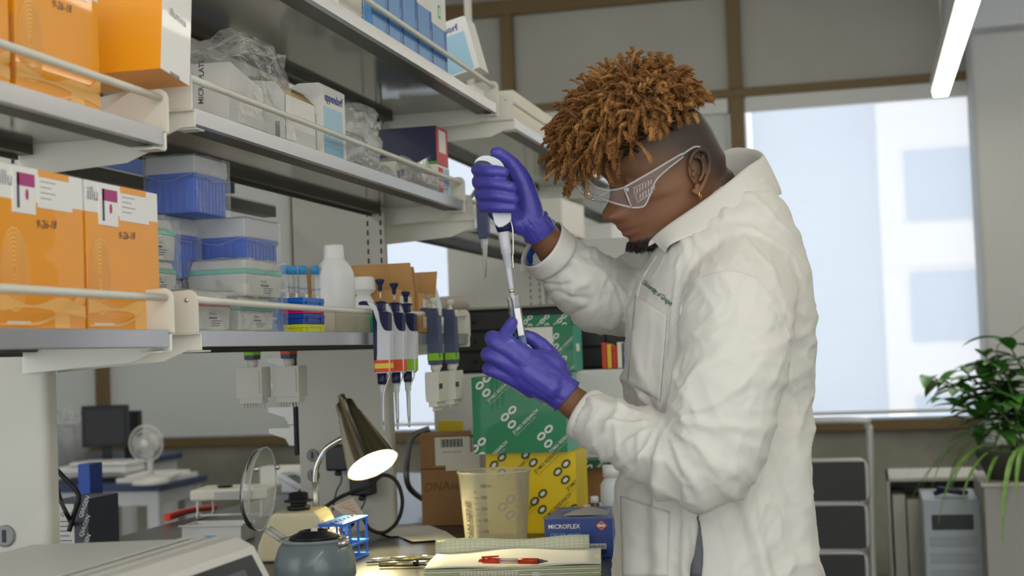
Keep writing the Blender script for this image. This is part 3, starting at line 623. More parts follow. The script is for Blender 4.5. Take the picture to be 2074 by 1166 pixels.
def multi(label, loc, rz=0, L=1.0, grp='slate multichannel pipettes'):
    t = thing('multichannel_pipette', label, 'pipette', loc, (0, 0, radians(rz)), grp)
    hook = [(-.030, .010), (-.018, .012), (-.004, .009), (.012, .009), (.014, -.004), (.015, -.10), (.013, -.118), (-.014, -.118), (-.0155, -.10), (-.0145, -.03), (-.013, -.004), (-.018, .003), (-.030, .005)]
    MB().prism(hook, -.013, .013).build('grip', pslate, t, bevel=.005, seg=3)
    MB().box(.002, .017, -.008, .008, -.008, .008).build('badge', pcream, t, bevel=.002)
    MB().lathe([(.006, .008), (.006, .013), (.005, .014), (.005, .02), (.0095, .024), (.0098, .031), (.008, .033), (0, .033)], 24, M=T(-.001, 0, 0)).build('plunger_button', pcream, t)
    MB().prism(rrect(-.0163, .0157, -.0138, .0138, .006), -.108, -.092, 'z').build('colour_band', grn_b, t)
    MB().lathe([(.0115, -.118), (.0118, -.128), (.0095, -.132), (.0095, -.136), (0, -.136)], 20).box(.004, .014, -.004, .004, -.124, -.118).build('collar', pcream, t)
    MB().box(-.015, .016, -.036, .036, -.200, -.134).box(-.010, .010, -.032, .032, -.212, -.200).box(-.0175, -.014, -.03, -.02, -.19, -.14).box(.0155, .0165, -.034, -.006, -.172, -.160, 1).build('manifold', [pcream, ink], t, bevel=.004, seg=3)
    b = MB()
    for i in range(8): b.lathe([(.0028, -.212), (.0022, -.222), (0, -.222)], 8, M=T(0, -.028+i*.008, 0))
    b.build('tip_cones', pcream, t)
    return t
for px, lb in ((862, 'slate multichannel pipette with green band, left of the pair'), (896, 'slate multichannel pipette with green band, right of the pair')):
    x, y = rail_at(px); multi(lb, (x+.008, y, ZR-.006), rz=0)
# two broad multichannel heads hanging below the rear shelf
for px, band, lb in ((512, grn_b, 'multichannel pipette with green band hanging broadside under the rear shelf'), (586, red_b, 'multichannel pipette with red band hanging broadside under the rear shelf')):
    p = ay(px, 745, 3.05); t = multi(lb, (p.x, p.y, 1.425), rz=90-16, grp='multichannel pipettes under the rear shelf')
    for c in children(t):
        if c.name.startswith('colour_band'): c.data.materials.clear(); c.data.materials.append(band)
    t.scale = (1, 1, 1.02)
# pipette hanging on the next unit, dark body
p = ad(978, 440, 3.75)
t = thing('pipette', 'dark slate pipette hanging behind the gloved fist near the far shelves', 'pipette', p)
MB().prism([(-.014, .09), (.012, .09), (.0165, .06), (.016, -.04), (.010, -.055), (-.010, -.055), (-.014, -.04)], -.012, .012).build('grip', pslate, t, bevel=.004, seg=3)
MB().lathe([(.0085, -.055), (.007, -.075), (.0045, -.082), (.0035, -.125), (.002, -.155), (0, -.156)], 16).build('shaft', shaftg, t)
MB().tube([(.010, 0, -.04), (.006, 0, -.09), (.003, -.003, -.15)], .0015, 8).build('ejector_arm', steel, t)
t2 = thing('rail_hanger', 'short hanger bar of the far shelf holding the dark slate pipette', 'bracket', (p.x, p.y, p.z+.09))
q_ = Vector((-.965, 3.66, 1.70))-t2.location
MB().tube([q_, (-.004, .02, .008), (-.004, -.02, .0)], .005, 10).build('bar', cream, t2)
# ------------------------------------------------------------------ the person
from mathutils.bvhtree import BVHTree
def fuse(b, name, mats, parent, voxel, smooth=4, fn=None, fac=.6, extra=None, bake=True):
    """union of overlapping volumes as one continuous skin"""
    me = bpy.data.meshes.new('tmp'); b.bm.normal_update(); bmesh.ops.recalc_face_normals(b.bm, faces=b.bm.faces); b.bm.to_mesh(me); b.bm.free()
    o = bpy.data.objects.new('tmp', me); COL.objects.link(o)
    r = o.modifiers.new('r', 'REMESH'); r.mode = 'VOXEL'; r.voxel_size = voxel; r.use_smooth_shade = True
    s = o.modifiers.new('s', 'SMOOTH'); s.factor = fac; s.iterations = smooth
    dg = bpy.context.evaluated_depsgraph_get(); dg.update()
    m2 = bpy.data.meshes.new_from_object(o.evaluated_get(dg)); bpy.data.objects.remove(o); bpy.data.meshes.remove(me)
    m2.name = name
    if fn:
        m2.update(); nn = [v.normal.copy() for v in m2.vertices]
        for v, n in zip(m2.vertices, nn): v.co = fn(v.co, n)
    for mm in (mats if isinstance(mats, (list, tuple)) else [mats]): m2.materials.append(mm)
    if extra:
        g = bmesh.new(); g.from_mesh(m2); g.from_mesh(extra); g.to_mesh(m2); g.free()
    for p in m2.polygons: p.use_smooth = True
    ob = bpy.data.objects.new(name, m2); COL.objects.link(ob)
    if parent: ob.parent = parent; m2.transform(parent.matrix_basis.inverted())
    return ob
def chain(b, pts, n=14, flat=1.0, k=5, e0=1, e1=1):
    """tapering limb through (px, py, distance, radius)"""
    P = smoothpath([Vector((*ad(p[0], p[1], p[2]), )) for p in pts], k); Rr = smoothpath([Vector((p[3], 0, 0)) for p in pts], k)
    b.tube(P, [r.x for r in Rr], n, flat=flat)
    if e0: b.ball(P[0], Rr[0].x*.98, sub=2)
    if e1: b.ball(P[-1], Rr[-1].x*.98, sub=2)
def px_of(P):
    q = Vector(P)-CAM; w = q.dot(FW); return 1037+F_PX*q.dot(RT)/w, 583-F_PX*q.dot(UP)/w, w
foot = ad(1445, 600, 2.5); foot.z = 0
person = thing('person', 'person in a white lab coat, safety glasses and violet gloves pipetting into tubes, looking down', 'person', foot)
# ---- skin with fade of short dark hair
skin = bpy.data.materials.new('brown_skin'); skin.use_nodes = True; nt = skin.node_tree; bs = nt.nodes['Principled BSDF']; N_ = nt.nodes.new; L_ = nt.links.new
at_ = N_('ShaderNodeVertexColor'); at_.layer_name = 'tone'; sep = N_('ShaderNodeSeparateColor'); L_(at_.outputs[0], sep.inputs[0])
no = N_('ShaderNodeTexNoise'); no.inputs['Scale'].default_value = 420; no.inputs['Detail'].default_value = 2
tcx = N_('ShaderNodeTexCoord'); L_(tcx.outputs['Object'], no.inputs['Vector'])
mth = N_('ShaderNodeMath'); mth.operation = 'MULTIPLY_ADD'; mth.inputs[1].default_value = 1.3; L_(sep.outputs[0], mth.inputs[0])
m5 = N_('ShaderNodeMath'); m5.operation = 'MULTIPLY_ADD'; m5.inputs[1].default_value = .9; m5.inputs[2].default_value = -.45; L_(no.outputs[0], m5.inputs[0])
m6 = N_('ShaderNodeMath'); m6.operation = 'MULTIPLY'; L_(m5.outputs[0], m6.inputs[0]); L_(sep.outputs[0], m6.inputs[1]); L_(m6.outputs[0], mth.inputs[2]); mth.use_clamp = True
mxc = N_('ShaderNodeMix'); mxc.data_type = 'RGBA'; mxc.inputs['A'].default_value = lin((118, 80, 52)); mxc.inputs['B'].default_value = lin((50, 38, 30)); L_(mth.outputs[0], mxc.inputs['Factor'])
mxl = N_('ShaderNodeMix'); mxl.data_type = 'RGBA'; mxl.inputs['B'].default_value = lin((120, 74, 58)); L_(mxc.outputs['Result'], mxl.inputs['A']); L_(sep.outputs[1], mxl.inputs['Factor'])
L_(mxl.outputs['Result'], bs.inputs['Base Color']); bs.inputs['Roughness'].default_value = .54; bs.inputs['Subsurface Weight'].default_value = .08; bs.inputs['Subsurface Scale'].default_value = .006
# ---- head frame
HS = 1.08; psi, pit = radians(15), radians(17)
fI = Vector((-cos(psi), 0, -sin(psi)))                     # (image right, image up, away)
fwd = (RT*(-cos(psi)*cos(pit)) - UP*sin(pit) - FW*(sin(psi)*cos(pit))).normalized()
lft = (-FW*cos(psi) + RT*sin(psi)); lft = (lft - fwd*lft.dot(fwd)).normalized()
hup = fwd.cross(lft).normalized()
if hup.dot(UP) < 0: hup = -hup
HO = ad(1350, 362, 2.455)
HM = Matrix(((fwd.x, lft.x, hup.x, HO.x), (fwd.y, lft.y, hup.y, HO.y), (fwd.z, lft.z, hup.z, HO.z), (0, 0, 0, 1))) @ Matrix.Scale(HS, 4)
HMI = HM.inverted()
tab = [(-.120, .045, .005, .022), (-.113, .072, -.005, .034), (-.100, .085, -.015, .043), (-.088, .084, -.03, .050), (-.075, .080, -.045, .055), (-.06, .083, -.058, .059), (-.045, .085, -.07, .063), (-.03, .085, -.082, .066), (-.01, .085, -.092, .070),
       (.01, .085, -.096, .072), (.03, .092, -.091, .075), (.05, .096, -.087, .076), (.075, .090, -.079, .074), (.10, .070, -.062, .063), (.12, .040, -.042, .044), (.132, .008, -.020, .018)]
def tabv(z):
    for i in range(len(tab)-1):
        a, b_ = tab[i], tab[i+1]
        if a[0] <= z <= b_[0]:
            t = (z-a[0])/(b_[0]-a[0]); t = t*t*(3-2*t)*.4+t*.6; return [a[k]+(b_[k]-a[k])*t for k in (1, 2, 3)]
    return tab[-1][1:]
def gs(a, s): return math.exp(-(a/s)**2)
def sst(a, b_, x): t = max(0, min(1, (x-a)/(b_-a))); return t*t*(3-2*t)
def head_pt(z, th):
    f, bk, w = tabv(z); xc = (f+bk)/2-.005; c, s_ = cos(th), sin(th); e = 2/2.35
    cx_ = (abs(c)**e)*(1 if c > 0 else -1); sy_ = (abs(s_)**e)*(1 if s_ > 0 else -1)
    x = xc+(f-xc if c > 0 else xc-bk)*cx_; y = w*sy_
    if c > 0 and z < -.02: y *= 1-.22*cx_*cx_
    if c > 0:
        h = 0
        for zz, hh in ((.022, .002), (.008, .007), (-.006, .011), (-.017, .016), (-.026, .021), (-.036, .017)): h += hh*gs(z-zz, .0092)
        x += h*gs(y, .0125+.006*sst(-.008, -.024, z))
        x += .017*gs(z+.032, .0095)*(gs(y-.017, .0085)+gs(y+.017, .0085))
        x += .013*gs(z+.051, .0065)*gs(y, .024)+.014*gs(z+.066, .0085)*gs(y, .022)-.005*gs(z+.059, .003)*gs(y, .026)
        x -= .011*gs(z-.016, .013)*(gs(y-.032, .014)+gs(y+.032, .014)); x += .004*gs(z-.036, .008)*gs(abs(y)-.028, .022)
        x += .004*gs(z+.012, .016)*gs(abs(y)-.042, .016); x += .005*gs(z+.10, .012)*gs(y, .018)
    if z < -.058: z = -.058+(z+.058)*.62
    return Vector((x, y, z))
bb = MB(); nz, nth = 110, 110
bb.rings([[HM @ head_pt(-.120+.252*i/nz, 2*pi*j/nth) for j in range(nth)] for i in range(nz+1)])
for s_ in (1, -1): bb.ball((.0655, s_*.031, .014), .0125, M=HM, sub=3)
# neck, trunk, arms
def hp(x, y, z): return HM @ Vector((x, y, z))
nk = [hp(-.026, 0, .03), hp(-.042, 0, -.02), hp(-.058, 0, -.075), hp(-.085, 0, -.13), ad(1480, 450, 2.485), ad(1480, 520, 2.49)]
bb.tube(smoothpath(nk, 5), [.054]*3+[.058]*3+[.064]*5+[.066]*5+[.067]*5+[.075]*4+[.08], 24)
chain(bb, [(1470, 480, 2.49, .10), (1470, 620, 2.49, .13), (1455, 800, 2.49, .12), (1450, 1000, 2.49, .13), (1450, 1150, 2.5, .135)], 20)
chain(bb, [(1480, 600, 2.32, .055), (1470, 750, 2.25, .052), (1435, 925, 2.22, .045), (1330, 910, 2.26, .042), (1220, 855, 2.33, .032), (1165, 818, 2.36, .0265), (1140, 797, 2.37, .024)])
chain(bb, [(1440, 545, 2.66, .055), (1340, 590, 2.64, .05), (1240, 600, 2.6, .046), (1180, 565, 2.54, .042), (1135, 518, 2.50, .034), (1105, 482, 2.475, .0275), (1085, 458, 2.46, .025)])
for dd in (2.40, 2.60):
    q = ad(1450, 1150, dd); a = Vector((q.x, q.y, .80)); P = [a, Vector((q.x-.01, q.y, .48)), Vector((q.x+.01, q.y, .10))]
    bb.tube(smoothpath(P, 4), [.085]*4+[.062]*4+[.045], 16); bb.ball(a, .085); bb.ball((q.x-.05, q.y, .045), (.12, .045, .045))
# ear modelled apart in fine detail and merged into the same mesh
eb = MB()
def ear(side):
    o = Vector((-.006, side*.0735, .0)); out = Vector((-.42, side*.9, 0)).normalized(); bk = Vector((-.9, -side*.42, 0)).normalized()*1; up_ = Vector((.0, 0, 1))
    tilt = radians(-8); e1 = bk*cos(tilt)+up_*sin(tilt); e2 = up_*cos(tilt)-bk*sin(tilt)
    def E(u, v, w): return HM @ (o+e1*u+e2*v+out*w)
    helix = [(.004, .004, .004), (.0005, .016, .008), (.006, .028, .0125), (.017, .033, .016), (.028, .028, .0185), (.0325, .015, .0175), (.030, .0, .0145), (.023, -.013, .0105), (.014, -.024, .008), (.006, -.030, .006), (.001, -.024, .003)]
    eb.tube([E(*p) for p in smoothpath(helix, 5)], [.0028]*5+[.0036]*25+[.0042]*10+[.005]*6+[.004]*5, 10)
    anti = [(.012, .024, .012), (.020, .018, .0135), (.0225, .006, .013), (.018, -.006, .011), (.011, -.013, .009)]
    eb.tube([E(*p) for p in smoothpath(anti, 5)], [.003]*21, 8)
    c = E(.014, .003, .004)
    for (u, v, w, a) in ((.016, .004, .004, .019), (.018, .014, .006, .016)):
        eb.ball((0, 0, 0), (a*HS, a*1.3*HS, .003), M=Matrix.Translation(E(u, v, w)) @ Matrix(((e1 @ Vector((1, 0, 0)), 0, 0, 0), (0, 1, 0, 0), (0, 0, 1, 0), (0, 0, 0, 1))) if False else basis(HM.to_3x3() @ e1, HM.to_3x3() @ e2, E(u, v, w)))
    eb.ball((0, 0, 0), (.0075, .010, .004), M=basis(HM.to_3x3() @ e1, HM.to_3x3() @ e2, E(.009, -.024, .0065)))
    eb.ball((0, 0, 0), (.007, .022, .004), M=basis(HM.to_3x3() @ e1, HM.to_3x3() @ e2, E(.026, .010, .0125)))
    eb.ball((0, 0, 0), (.010, .008, .004), M=basis(HM.to_3x3() @ e1, HM.to_3x3() @ e2, E(.015, .026, .010)))
    eb.ball((0, 0, 0), (.004, .006, .004), M=basis(HM.to_3x3() @ e1, HM.to_3x3() @ e2, E(.0035, -.002, .0075)))
    return E(.009, -.030, .009)
lobe = ear(1); ear(-1)
em = bpy.data.meshes.new('ear'); eb.bm.normal_update(); eb.bm.to_mesh(em); eb.bm.free(); em.transform(person.matrix_basis.inverted())
bd = fuse(bb, 'body', skin, person, .0034, 5, extra=None)
g = bmesh.new(); g.from_mesh(bd.data); g.from_mesh(em); g.to_mesh(bd.data); g.free()
for p in bd.data.polygons: p.use_smooth = True
ca = bd.data.color_attributes.new('tone', 'FLOAT_COLOR', 'POINT'); vals = []
PM = person.matrix_basis
for v in bd.data.vertices:
    q = HMI @ (PM @ v.co); r = gg = 0
    if -.2 < q.z < .16 and (q.length < .2):
        lim = .022+max(0, q.x)*.55 if q.x > 0 else .022+q.x*1.0     # hairline rises to the temple and falls to the nape
        r = .82*sst(lim-.045, lim+.055, q.z)*(1 if q.x < .072 else max(0, 1-(q.x-.072)/.012))
        if abs(q.y) < .045 and q.x > .045: r = max(r, sst(-.070, -.080, q.z)*.85)
        if q.x > .0 and q.z < -.06 and abs(q.y) < .055: r = max(r, .4*sst(-.06, -.085, q.z))
        if abs(q.y) > .012 and q.x > .07 and abs(q.z-.037) < .0035 and abs(q.y) < .046: r = r
        gg = sst(.03, .018, abs(q.y))*(gs(q.z+.052, .007)+gs(q.z+.067, .008))*(q.x > .075)
        if q.x > .085 and (gs(q.z+.031, .01)) > .5: gg = max(gg, .35)
    vals += [r, min(1, gg), 0, 1]
ca.data.foreach_set('color', vals)
t_ = MB().tube([lobe+RT*(.006*cos(a))*.35+FW*(.006*cos(a))*.9+UP*(.0065*sin(a)-.004) for a in [2*pi*i/20 for i in range(21)]], .0011, 8, cap=False).build('earring', mat('gold', (226, 180, 90), .2, metal=1), person, smooth=1, M=PM.inverted()); t_['label'] = 'small gold hoop earring'
# ---- hair: short springy locks, dyed tips over dark roots
hair_m = bpy.data.materials.new('dyed_curls'); hair_m.use_nodes = True; nt = hair_m.node_tree; bs = nt.nodes['Principled BSDF']
at_ = nt.nodes.new('ShaderNodeVertexColor'); at_.layer_name = 'tone'; nt.links.new(at_.outputs[0], bs.inputs['Base Color']); bs.inputs['Roughness'].default_value = .62; bs.inputs['Specular IOR Level'].default_value = .35
rnd = random.Random(11); hv = []; hf = []; hc = []
def strand(P, rad, cols, n=4):
    base = len(hv); N = None; k = len(P)
    for i, p in enumerate(P):
        tg = (P[min(i+1, k-1)]-P[max(i-1, 0)]).normalized()
        if N is None: N = tg.orthogonal()
        N = (N-tg*N.dot(tg)).normalized(); B_ = tg.cross(N); rr = rad*(1 if i < k-2 else .6)
        for j in range(n): hv.append(p+(N*cos(2*pi*j/n)+B_*sin(2*pi*j/n))*rr); hc.append(cols[i])
        if i:
            for j in range(n): hf.append((base+(i-1)*n+j, base+(i-1)*n+(j+1) % n, base+i*n+(j+1) % n, base+i*n+j))
dark, mid, tip, lt = lin((50, 34, 24)), lin((98, 62, 30)), lin((156, 104, 50)), lin((186, 136, 76))
def mixc(a, b_, t): return tuple(a[i]+(b_[i]-a[i])*t for i in range(3))+(1,)
down = Vector((0, 0, -1)); cnt = 0
while cnt < 1750:
    z = rnd.uniform(.045, .131); th = rnd.uniform(0, 2*pi); p = head_pt(z, th)
    lowlim = .050 if p.x > .055 else (.066+max(0, -p.x)*.45)
    if z < lowlim or p.x < -.055: continue
    cnt += 1
    root = HM @ p; nrm = (HM @ (p*1.05+Vector((0, 0, .004)))-root).normalized()
    frontness = sst(-.02, .09, p.x); side = abs(p.y)/.075
    Ln = rnd.uniform(.045, .088)*(1+.34*frontness)*(1-.42*sst(-.005, -.055, p.x))
    dirv = (nrm+Vector((rnd.gauss(0, .34), rnd.gauss(0, .34), rnd.gauss(0, .34)))+(HM.to_3x3() @ Vector((.42, 0, .30)))*.8*(.4+frontness)/HS).normalized()
    K = 18; pos = root.copy(); axis = []
    grav = rnd.uniform(.35, 1.25)*(.5+.8*frontness+1.3*side)
    for i in range(K+1):
        axis.append(pos.copy()); u = i/K
        dirv = (dirv+down*grav*.17*u+Vector((rnd.gauss(0, .13), rnd.gauss(0, .13), rnd.gauss(0, .13)))).normalized()
        pos = pos+dirv*Ln/K
    tone = rnd.uniform(.45, 1.0); lr = rnd.uniform(.0021, .0036)
    e1 = (axis[-1]-axis[0]).orthogonal().normalized(); e2 = (axis[-1]-axis[0]).normalized().cross(e1)
    turns = Ln/rnd.uniform(.0050, .0070)
    def col(u):
        return mixc(dark, mid, min(1, u*2.2)) if u < .45 else mixc(mid, tip if tone < .85 else lt, min(1, (u-.45)/.4)*tone)
    cols = [col(i/K) for i in range(K+1)]
    ph0 = rnd.uniform(0, 6.28)
    for s_ in range(7):
        thick = s_ < 3; ph = ph0+s_*2.094 if thick else rnd.uniform(0, 2*pi); rr = lr*(.8 if thick else rnd.uniform(1.0, 2.3)); sg = 1 if thick or rnd.random() < .7 else -1
        P = []; CC = []; M2 = 64 if thick else 34; tt = turns*(1 if thick else rnd.uniform(.8, 1.3)); jt = .0002 if thick else .0006
        for i in range(M2+1):
            u = i/M2; f_ = u*K; i0 = min(int(f_), K-1); a = axis[i0].lerp(axis[i0+1], f_-i0)
            ang = ph+sg*tt*2*pi*u; fr = rr*(.55+.6*u)*(1+.25*sin(u*17+ph0))
            P.append(a+(e1*cos(ang)+e2*sin(ang))*fr+Vector((rnd.gauss(0, jt), rnd.gauss(0, jt), rnd.gauss(0, jt)))); CC.append(mixc(cols[min(K, int(f_))], lt, rnd.uniform(0, .3)*u))
        strand(P, .00085 if thick else .00040, CC, 4 if thick else 3)
hm = bpy.data.meshes.new('hair'); hm.from_pydata(hv, [], hf); hm.transform(PM.inverted()); hm.materials.append(hair_m)
cc = hm.color_attributes.new('tone', 'FLOAT_COLOR', 'POINT'); cc.data.foreach_set('color', [x for c in hc for x in c])
for p in hm.polygons: p.use_smooth = True
ho = bpy.data.objects.new('hair', hm); COL.objects.link(ho); ho.parent = person; ho['label'] = 'curly golden brown dyed hair with dark roots'
# small goatee
hv.clear(); hf.clear(); hc.clear()
for i in range(500):
    y = rnd.gauss(0, .016); z = rnd.uniform(-.118, -.086)
    th = math.asin(max(-.95, min(.95, y/.05))); p = head_pt(z, th); root = HM @ p; d_ = (HM @ (p*1.04)-root).normalized(); ln_ = rnd.uniform(.0006, .0020); P = [root+d_*ln_*k_+Vector((rnd.gauss(0, .001), rnd.gauss(0, .001), rnd.gauss(0, .001)))*(k_ > 0) for k_ in range(5)]
    strand(P, .0004, [dark]*5, 3)
gm = bpy.data.meshes.new('goatee'); gm.from_pydata(hv, [], hf); gm.transform(PM.inverted()); gm.materials.append(mat('dark_beard', (34, 26, 22), .7)); go = bpy.data.objects.new('goatee', gm); COL.objects.link(go); go.parent = person
# ---- safety glasses
clear = film('clear_polycarbonate', (225, 228, 236), op=.10, edge=.5, rough=.05); rimm = film('clear_rim', (240, 243, 246), op=.38, edge=.7, rough=.08)
gl = MB(); rows = []
nY = 24
LT = [(0, .130, .051), (.018, .1295, .036), (.035, .1264, .0204), (.055, .1160, .0110), (.068, .1064, .0088), (.078, .0986, .0088)]; LB = [(0, .1294, .0225), (.018, .1275, .012), (.035, .1234, .0025), (.055, .1150, -.0070), (.068, .1086, -.0135), (.078, .0960, -.022)]
def lensc(L, y):
    for i in range(len(L)-1):
        if y <= L[i+1][0]+1e-9: t = (y-L[i][0])/(L[i+1][0]-L[i][0]); return (L[i][1]+(L[i+1][1]-L[i][1])*t, L[i][2]+(L[i+1][2]-L[i][2])*t)
    return L[-1][1:]
def lens_x(y): return .118-.030*(abs(y)/.078)**2.4
for i in range(9):
    v = i/8; R2 = []
    for j in range(nY+1):
        y = -.078+.156*j/nY; a_, b_ = lensc(LT, abs(y)), lensc(LB, abs(y)); up_f = max(0, -y)*.26; R2.append(Vector((b_[0]+(a_[0]-b_[0])*v+.003*sin(pi*v), y, b_[1]+(a_[1]-b_[1])*v+up_f)))
    rows.append(R2)
V = [[gl.bm.verts.new(HM @ p) for p in r] for r in rows]
for i in range(8):
    for j in range(nY): gl.bm.faces.new((V[i][j], V[i][j+1], V[i+1][j+1], V[i+1][j])).smooth = True
gobj = gl.build('safety_glasses', clear, person, M=PM.inverted())
rim = MB()
for r in (rows[0], rows[-1]): rim.tube([HM @ p for p in r], .0017, 8)
rim.build('lens_rim', rimm, gobj)
for s_ in (1, -1):
    sh = MB()
    top = [(.0986, .0088), (.074, .0143), (.050, .0196), (.020, .027), (-.004, .032)]; bot = [(.0955, -.0225), (.0782, -.026), (.0664, -.0161), (.0452, .0075), (-.004, .027)]
    yy = [.078, .0805, .0815, .082, .080]
    if s_ < 0: top = [(a, c+.0203*max(0, a)/.0986) for a, c in top]; bot = [(a, c+.0203*max(0, a)/.0986) for a, c in bot]
    tp = smoothpath([Vector((a, s_*y, c)) for (a, c), y in zip(top, yy)], 5); bp_ = smoothpath([Vector((a, s_*y, c)) for (a, c), y in zip(bot, yy)], 5)
    VV = [[sh.bm.verts.new(HM @ a.lerp(b_, k/4)) for k in range(5)] for a, b_ in zip(tp, bp_)]
    for i in range(len(VV)-1):
        for k in range(4): sh.bm.faces.new((VV[i][k], VV[i][k+1], VV[i+1][k+1], VV[i+1][k])).smooth = True
    shd = sh.build('side_shield', clear, gobj)
    e = MB(); e.tube([HM @ p for p in tp], .0017, 8).tube([HM @ p for p in bp_], .0013, 8).tube([HM @ Vector((.0986, s_*.0785, top[0][1])), HM @ Vector((.0955, s_*.079, bot[0][1]))], .0013, 8).ball(HM @ Vector((.095, s_*.080, top[0][1]-.004)), .0035 if s_ > 0 else .0015); e.build('shield_rim', rimm, gobj)
    tmpl = MB(); tmpl.tube([HM @ p for p in smoothpath([Vector((-.002, s_*.0805, .030)), Vector((-.016, s_*.0775, .034)), Vector((-.028, s_*.0765, .036)), Vector((-.036, s_*.0755, .033))], 5)], .0016, 8); tmpl.build('temple_arm', rimm, gobj)
    vt = MB()
    for k in range(6 if s_ > 0 else 0):
        for r_ in (0, 1):
            x0 = .083-.005*k-.002*r_; z0 = -.005-.010*r_+.0014*k
            vt.tube([HM @ Vector((x0, s_*.0826, z0)), HM @ Vector((x0-.0025, s_*.083, z0+.008))], .0010, 6)
    zf = 0 if s_ > 0 else .017
    vt.tube([HM @ Vector((.086, s_*.0826, -.018+zf)), HM @ Vector((.060, s_*.083, -.010)), HM @ Vector((.052, s_*.083, .010)), HM @ Vector((.086, s_*.0826, .004)), HM @ Vector((.086, s_*.0826, -.018))], .0007, 6)
    vt.build('vent_slots', rimm, gobj)
for c in children(gobj): c.data.transform(PM.inverted())
# ---- lab coat: trunk and both sleeves, one cloth surface
cloth = mat('white_coat_cloth', (206, 204, 196), .85, bump=(900, .15, .0006)); cloth.node_tree.nodes['Principled BSDF'].inputs['Sheen Weight'].default_value = .1
cb = MB()
rows_c = [(395, 1440, 1545, .085), (425, 1400, 1562, .115), (462, 1352, 1585, .155), (500, 1318, 1606, .185), (560, 1292, 1627, .208), (640, 1272, 1640, .212), (720, 1266, 1634, .205), (800, 1262, 1632, .20), (900, 1258, 1634, .205), (1000, 1250, 1640, .215), (1100, 1244, 1645, .225), (1180, 1238, 1650, .232), (1400, 1222, 1665, .255), (1640, 1212, 1680, .275)]
def torso_ring(y, l, r, hd, n=56):
    tilt = -18 if y < 480 else (-10 if y < 520 else 0)
    a = ad(l, y, 2.49); b_ = ad(r, y+tilt*2, 2.49); c = (a+b_)/2; hx = (b_-a).length/2; ux = (b_-a).normalized(); 
    dv = Vector((-sin(YAW), cos(YAW), 0)); out = []
    for j in range(n):
        th = 2*pi*j/n; ce, se = cos(th), sin(th); e = 2/2.5
        out.append(c+ux*hx*(abs(ce)**e)*(1 if ce > 0 else -1)+dv*hd*(abs(se)**e)*(1 if se > 0 else -1))
    return out
rr_ = []
for i in range(len(rows_c)-1):
    for k in range(6):
        t = k/6; A, B_ = rows_c[i], rows_c[i+1]; rr_.append(torso_ring(*[A[q]+(B_[q]-A[q])*t for q in range(4)]))
rr_.append(torso_ring(*rows_c[-1])); cb.rings(rr_)
chain(cb, [(1515, 545, 2.40, .080), (1500, 585, 2.33, .084), (1490, 640, 2.28, .087), (1487, 720, 2.245, .083), (1468, 800, 2.22, .082), (1452, 870, 2.21, .081), (1432, 925, 2.205, .076), (1385, 930, 2.22, .068), (1322, 908, 2.25, .058), (1252, 876, 2.29, .050), (1205, 852, 2.33, .043), (1198, 848, 2.335, .0405)], 24, e1=0)
chain(cb, [(1112, 508, 2.497, .0405), (1130, 524, 2.51, .046), (1165, 556, 2.53, .056), (1205, 588, 2.56, .063), (1245, 600, 2.6, .067), (1300, 588, 2.63, .074), (1380, 560, 2.64, .085), (1450, 520, 2.62, .095)], 24, e0=0)
cb.ball(ad(1470, 520, 2.5), (.10, .19, .07)) 
def seg_folds(P, A, B_, ang, lam, amp, wid, along=None):
    """soft drag folds fanning across a stretch of cloth, given in picture coordinates"""
    return 0
def ridge(v, p=3.0): return max(0.0, 1-abs(noise.noise(v))*2.6)**p
def coat_fn(co, n):
    x, y, w = px_of(co); d = 0
    sk = noise.noise(Vector((x*.004, y*.004, w*2)))*1.6
    # broad planes with thin sharp creases, running down and to the left
    u = Vector((x*.0075+y*.0045+sk, y*.0030-x*.0035, w*3)); d += .0058*ridge(u, 2.0)-.0015
    u = Vector((x*.019-y*.006+sk, y*.0075+x*.004, w*6+4)); d += .0032*ridge(u, 2.6)
    u = Vector((x*.030+y*.022+sk*2, y*.014-x*.016, w*10+9)); d += .0020*ridge(u, 3.0)
    d += .006*noise.noise(Vector((x*.0055, y*.004, w*3+7)))
    for ex, ey, R_, amp, k in ((1335, 850, 230, .0052, 13), (1225, 545, 110, .004, 8), (1600, 690, 120, .003, 7)):
        dx, dy = x-ex, y-ey; r = math.hypot(dx, dy)
        if r < R_*1.4 and (w < 2.45 or ex != 1340):
            a = math.atan2(dy, dx); env = sst(R_*1.4, R_*.35, r)*sst(5, 60, r)
            d += amp*env*(max(0, sin(a*k+2.2*noise.noise(Vector((a*2, r*.012, 3)))))**1.6-.25)
    if y > 880 and x > 1400 and w > 2.2:
        d += .010*sst(880, 1000, y)*(max(0, sin((x-.22*y)*.05+3*noise.noise(Vector((x*.006, y*.002, 1)))))**2-.3)
    if x < 1380 and y > 920: d += .005*sin(x*.09+2*noise.noise(Vector((x*.01, y*.004, 5))))*sst(920, 990, y)
    if x < 1230 and 440 < y < 700 and w > 2.4: d -= .004*ridge(Vector((x*.012, y*.03, 2)), 2)
    return co+n*d
coat = fuse(cb, 'lab_coat', cloth, person, .0048, 6, fn=coat_fn, fac=.5)
coat['label'] = 'white cotton lab coat with chest pocket and green stitched lettering'
bv = BVHTree.FromPolygons([PM @ v.co for v in coat.data.vertices], [p.vertices for p in coat.data.polygons])
def hit(x, y, off=.0012):
    h = bv.ray_cast(CAM, ray(x, y).normalized())
    if h[0] is None: return None
    n = h[1] if h[1].dot(ray(x, y)) < 0 else -h[1]
    return h[0]+n*off
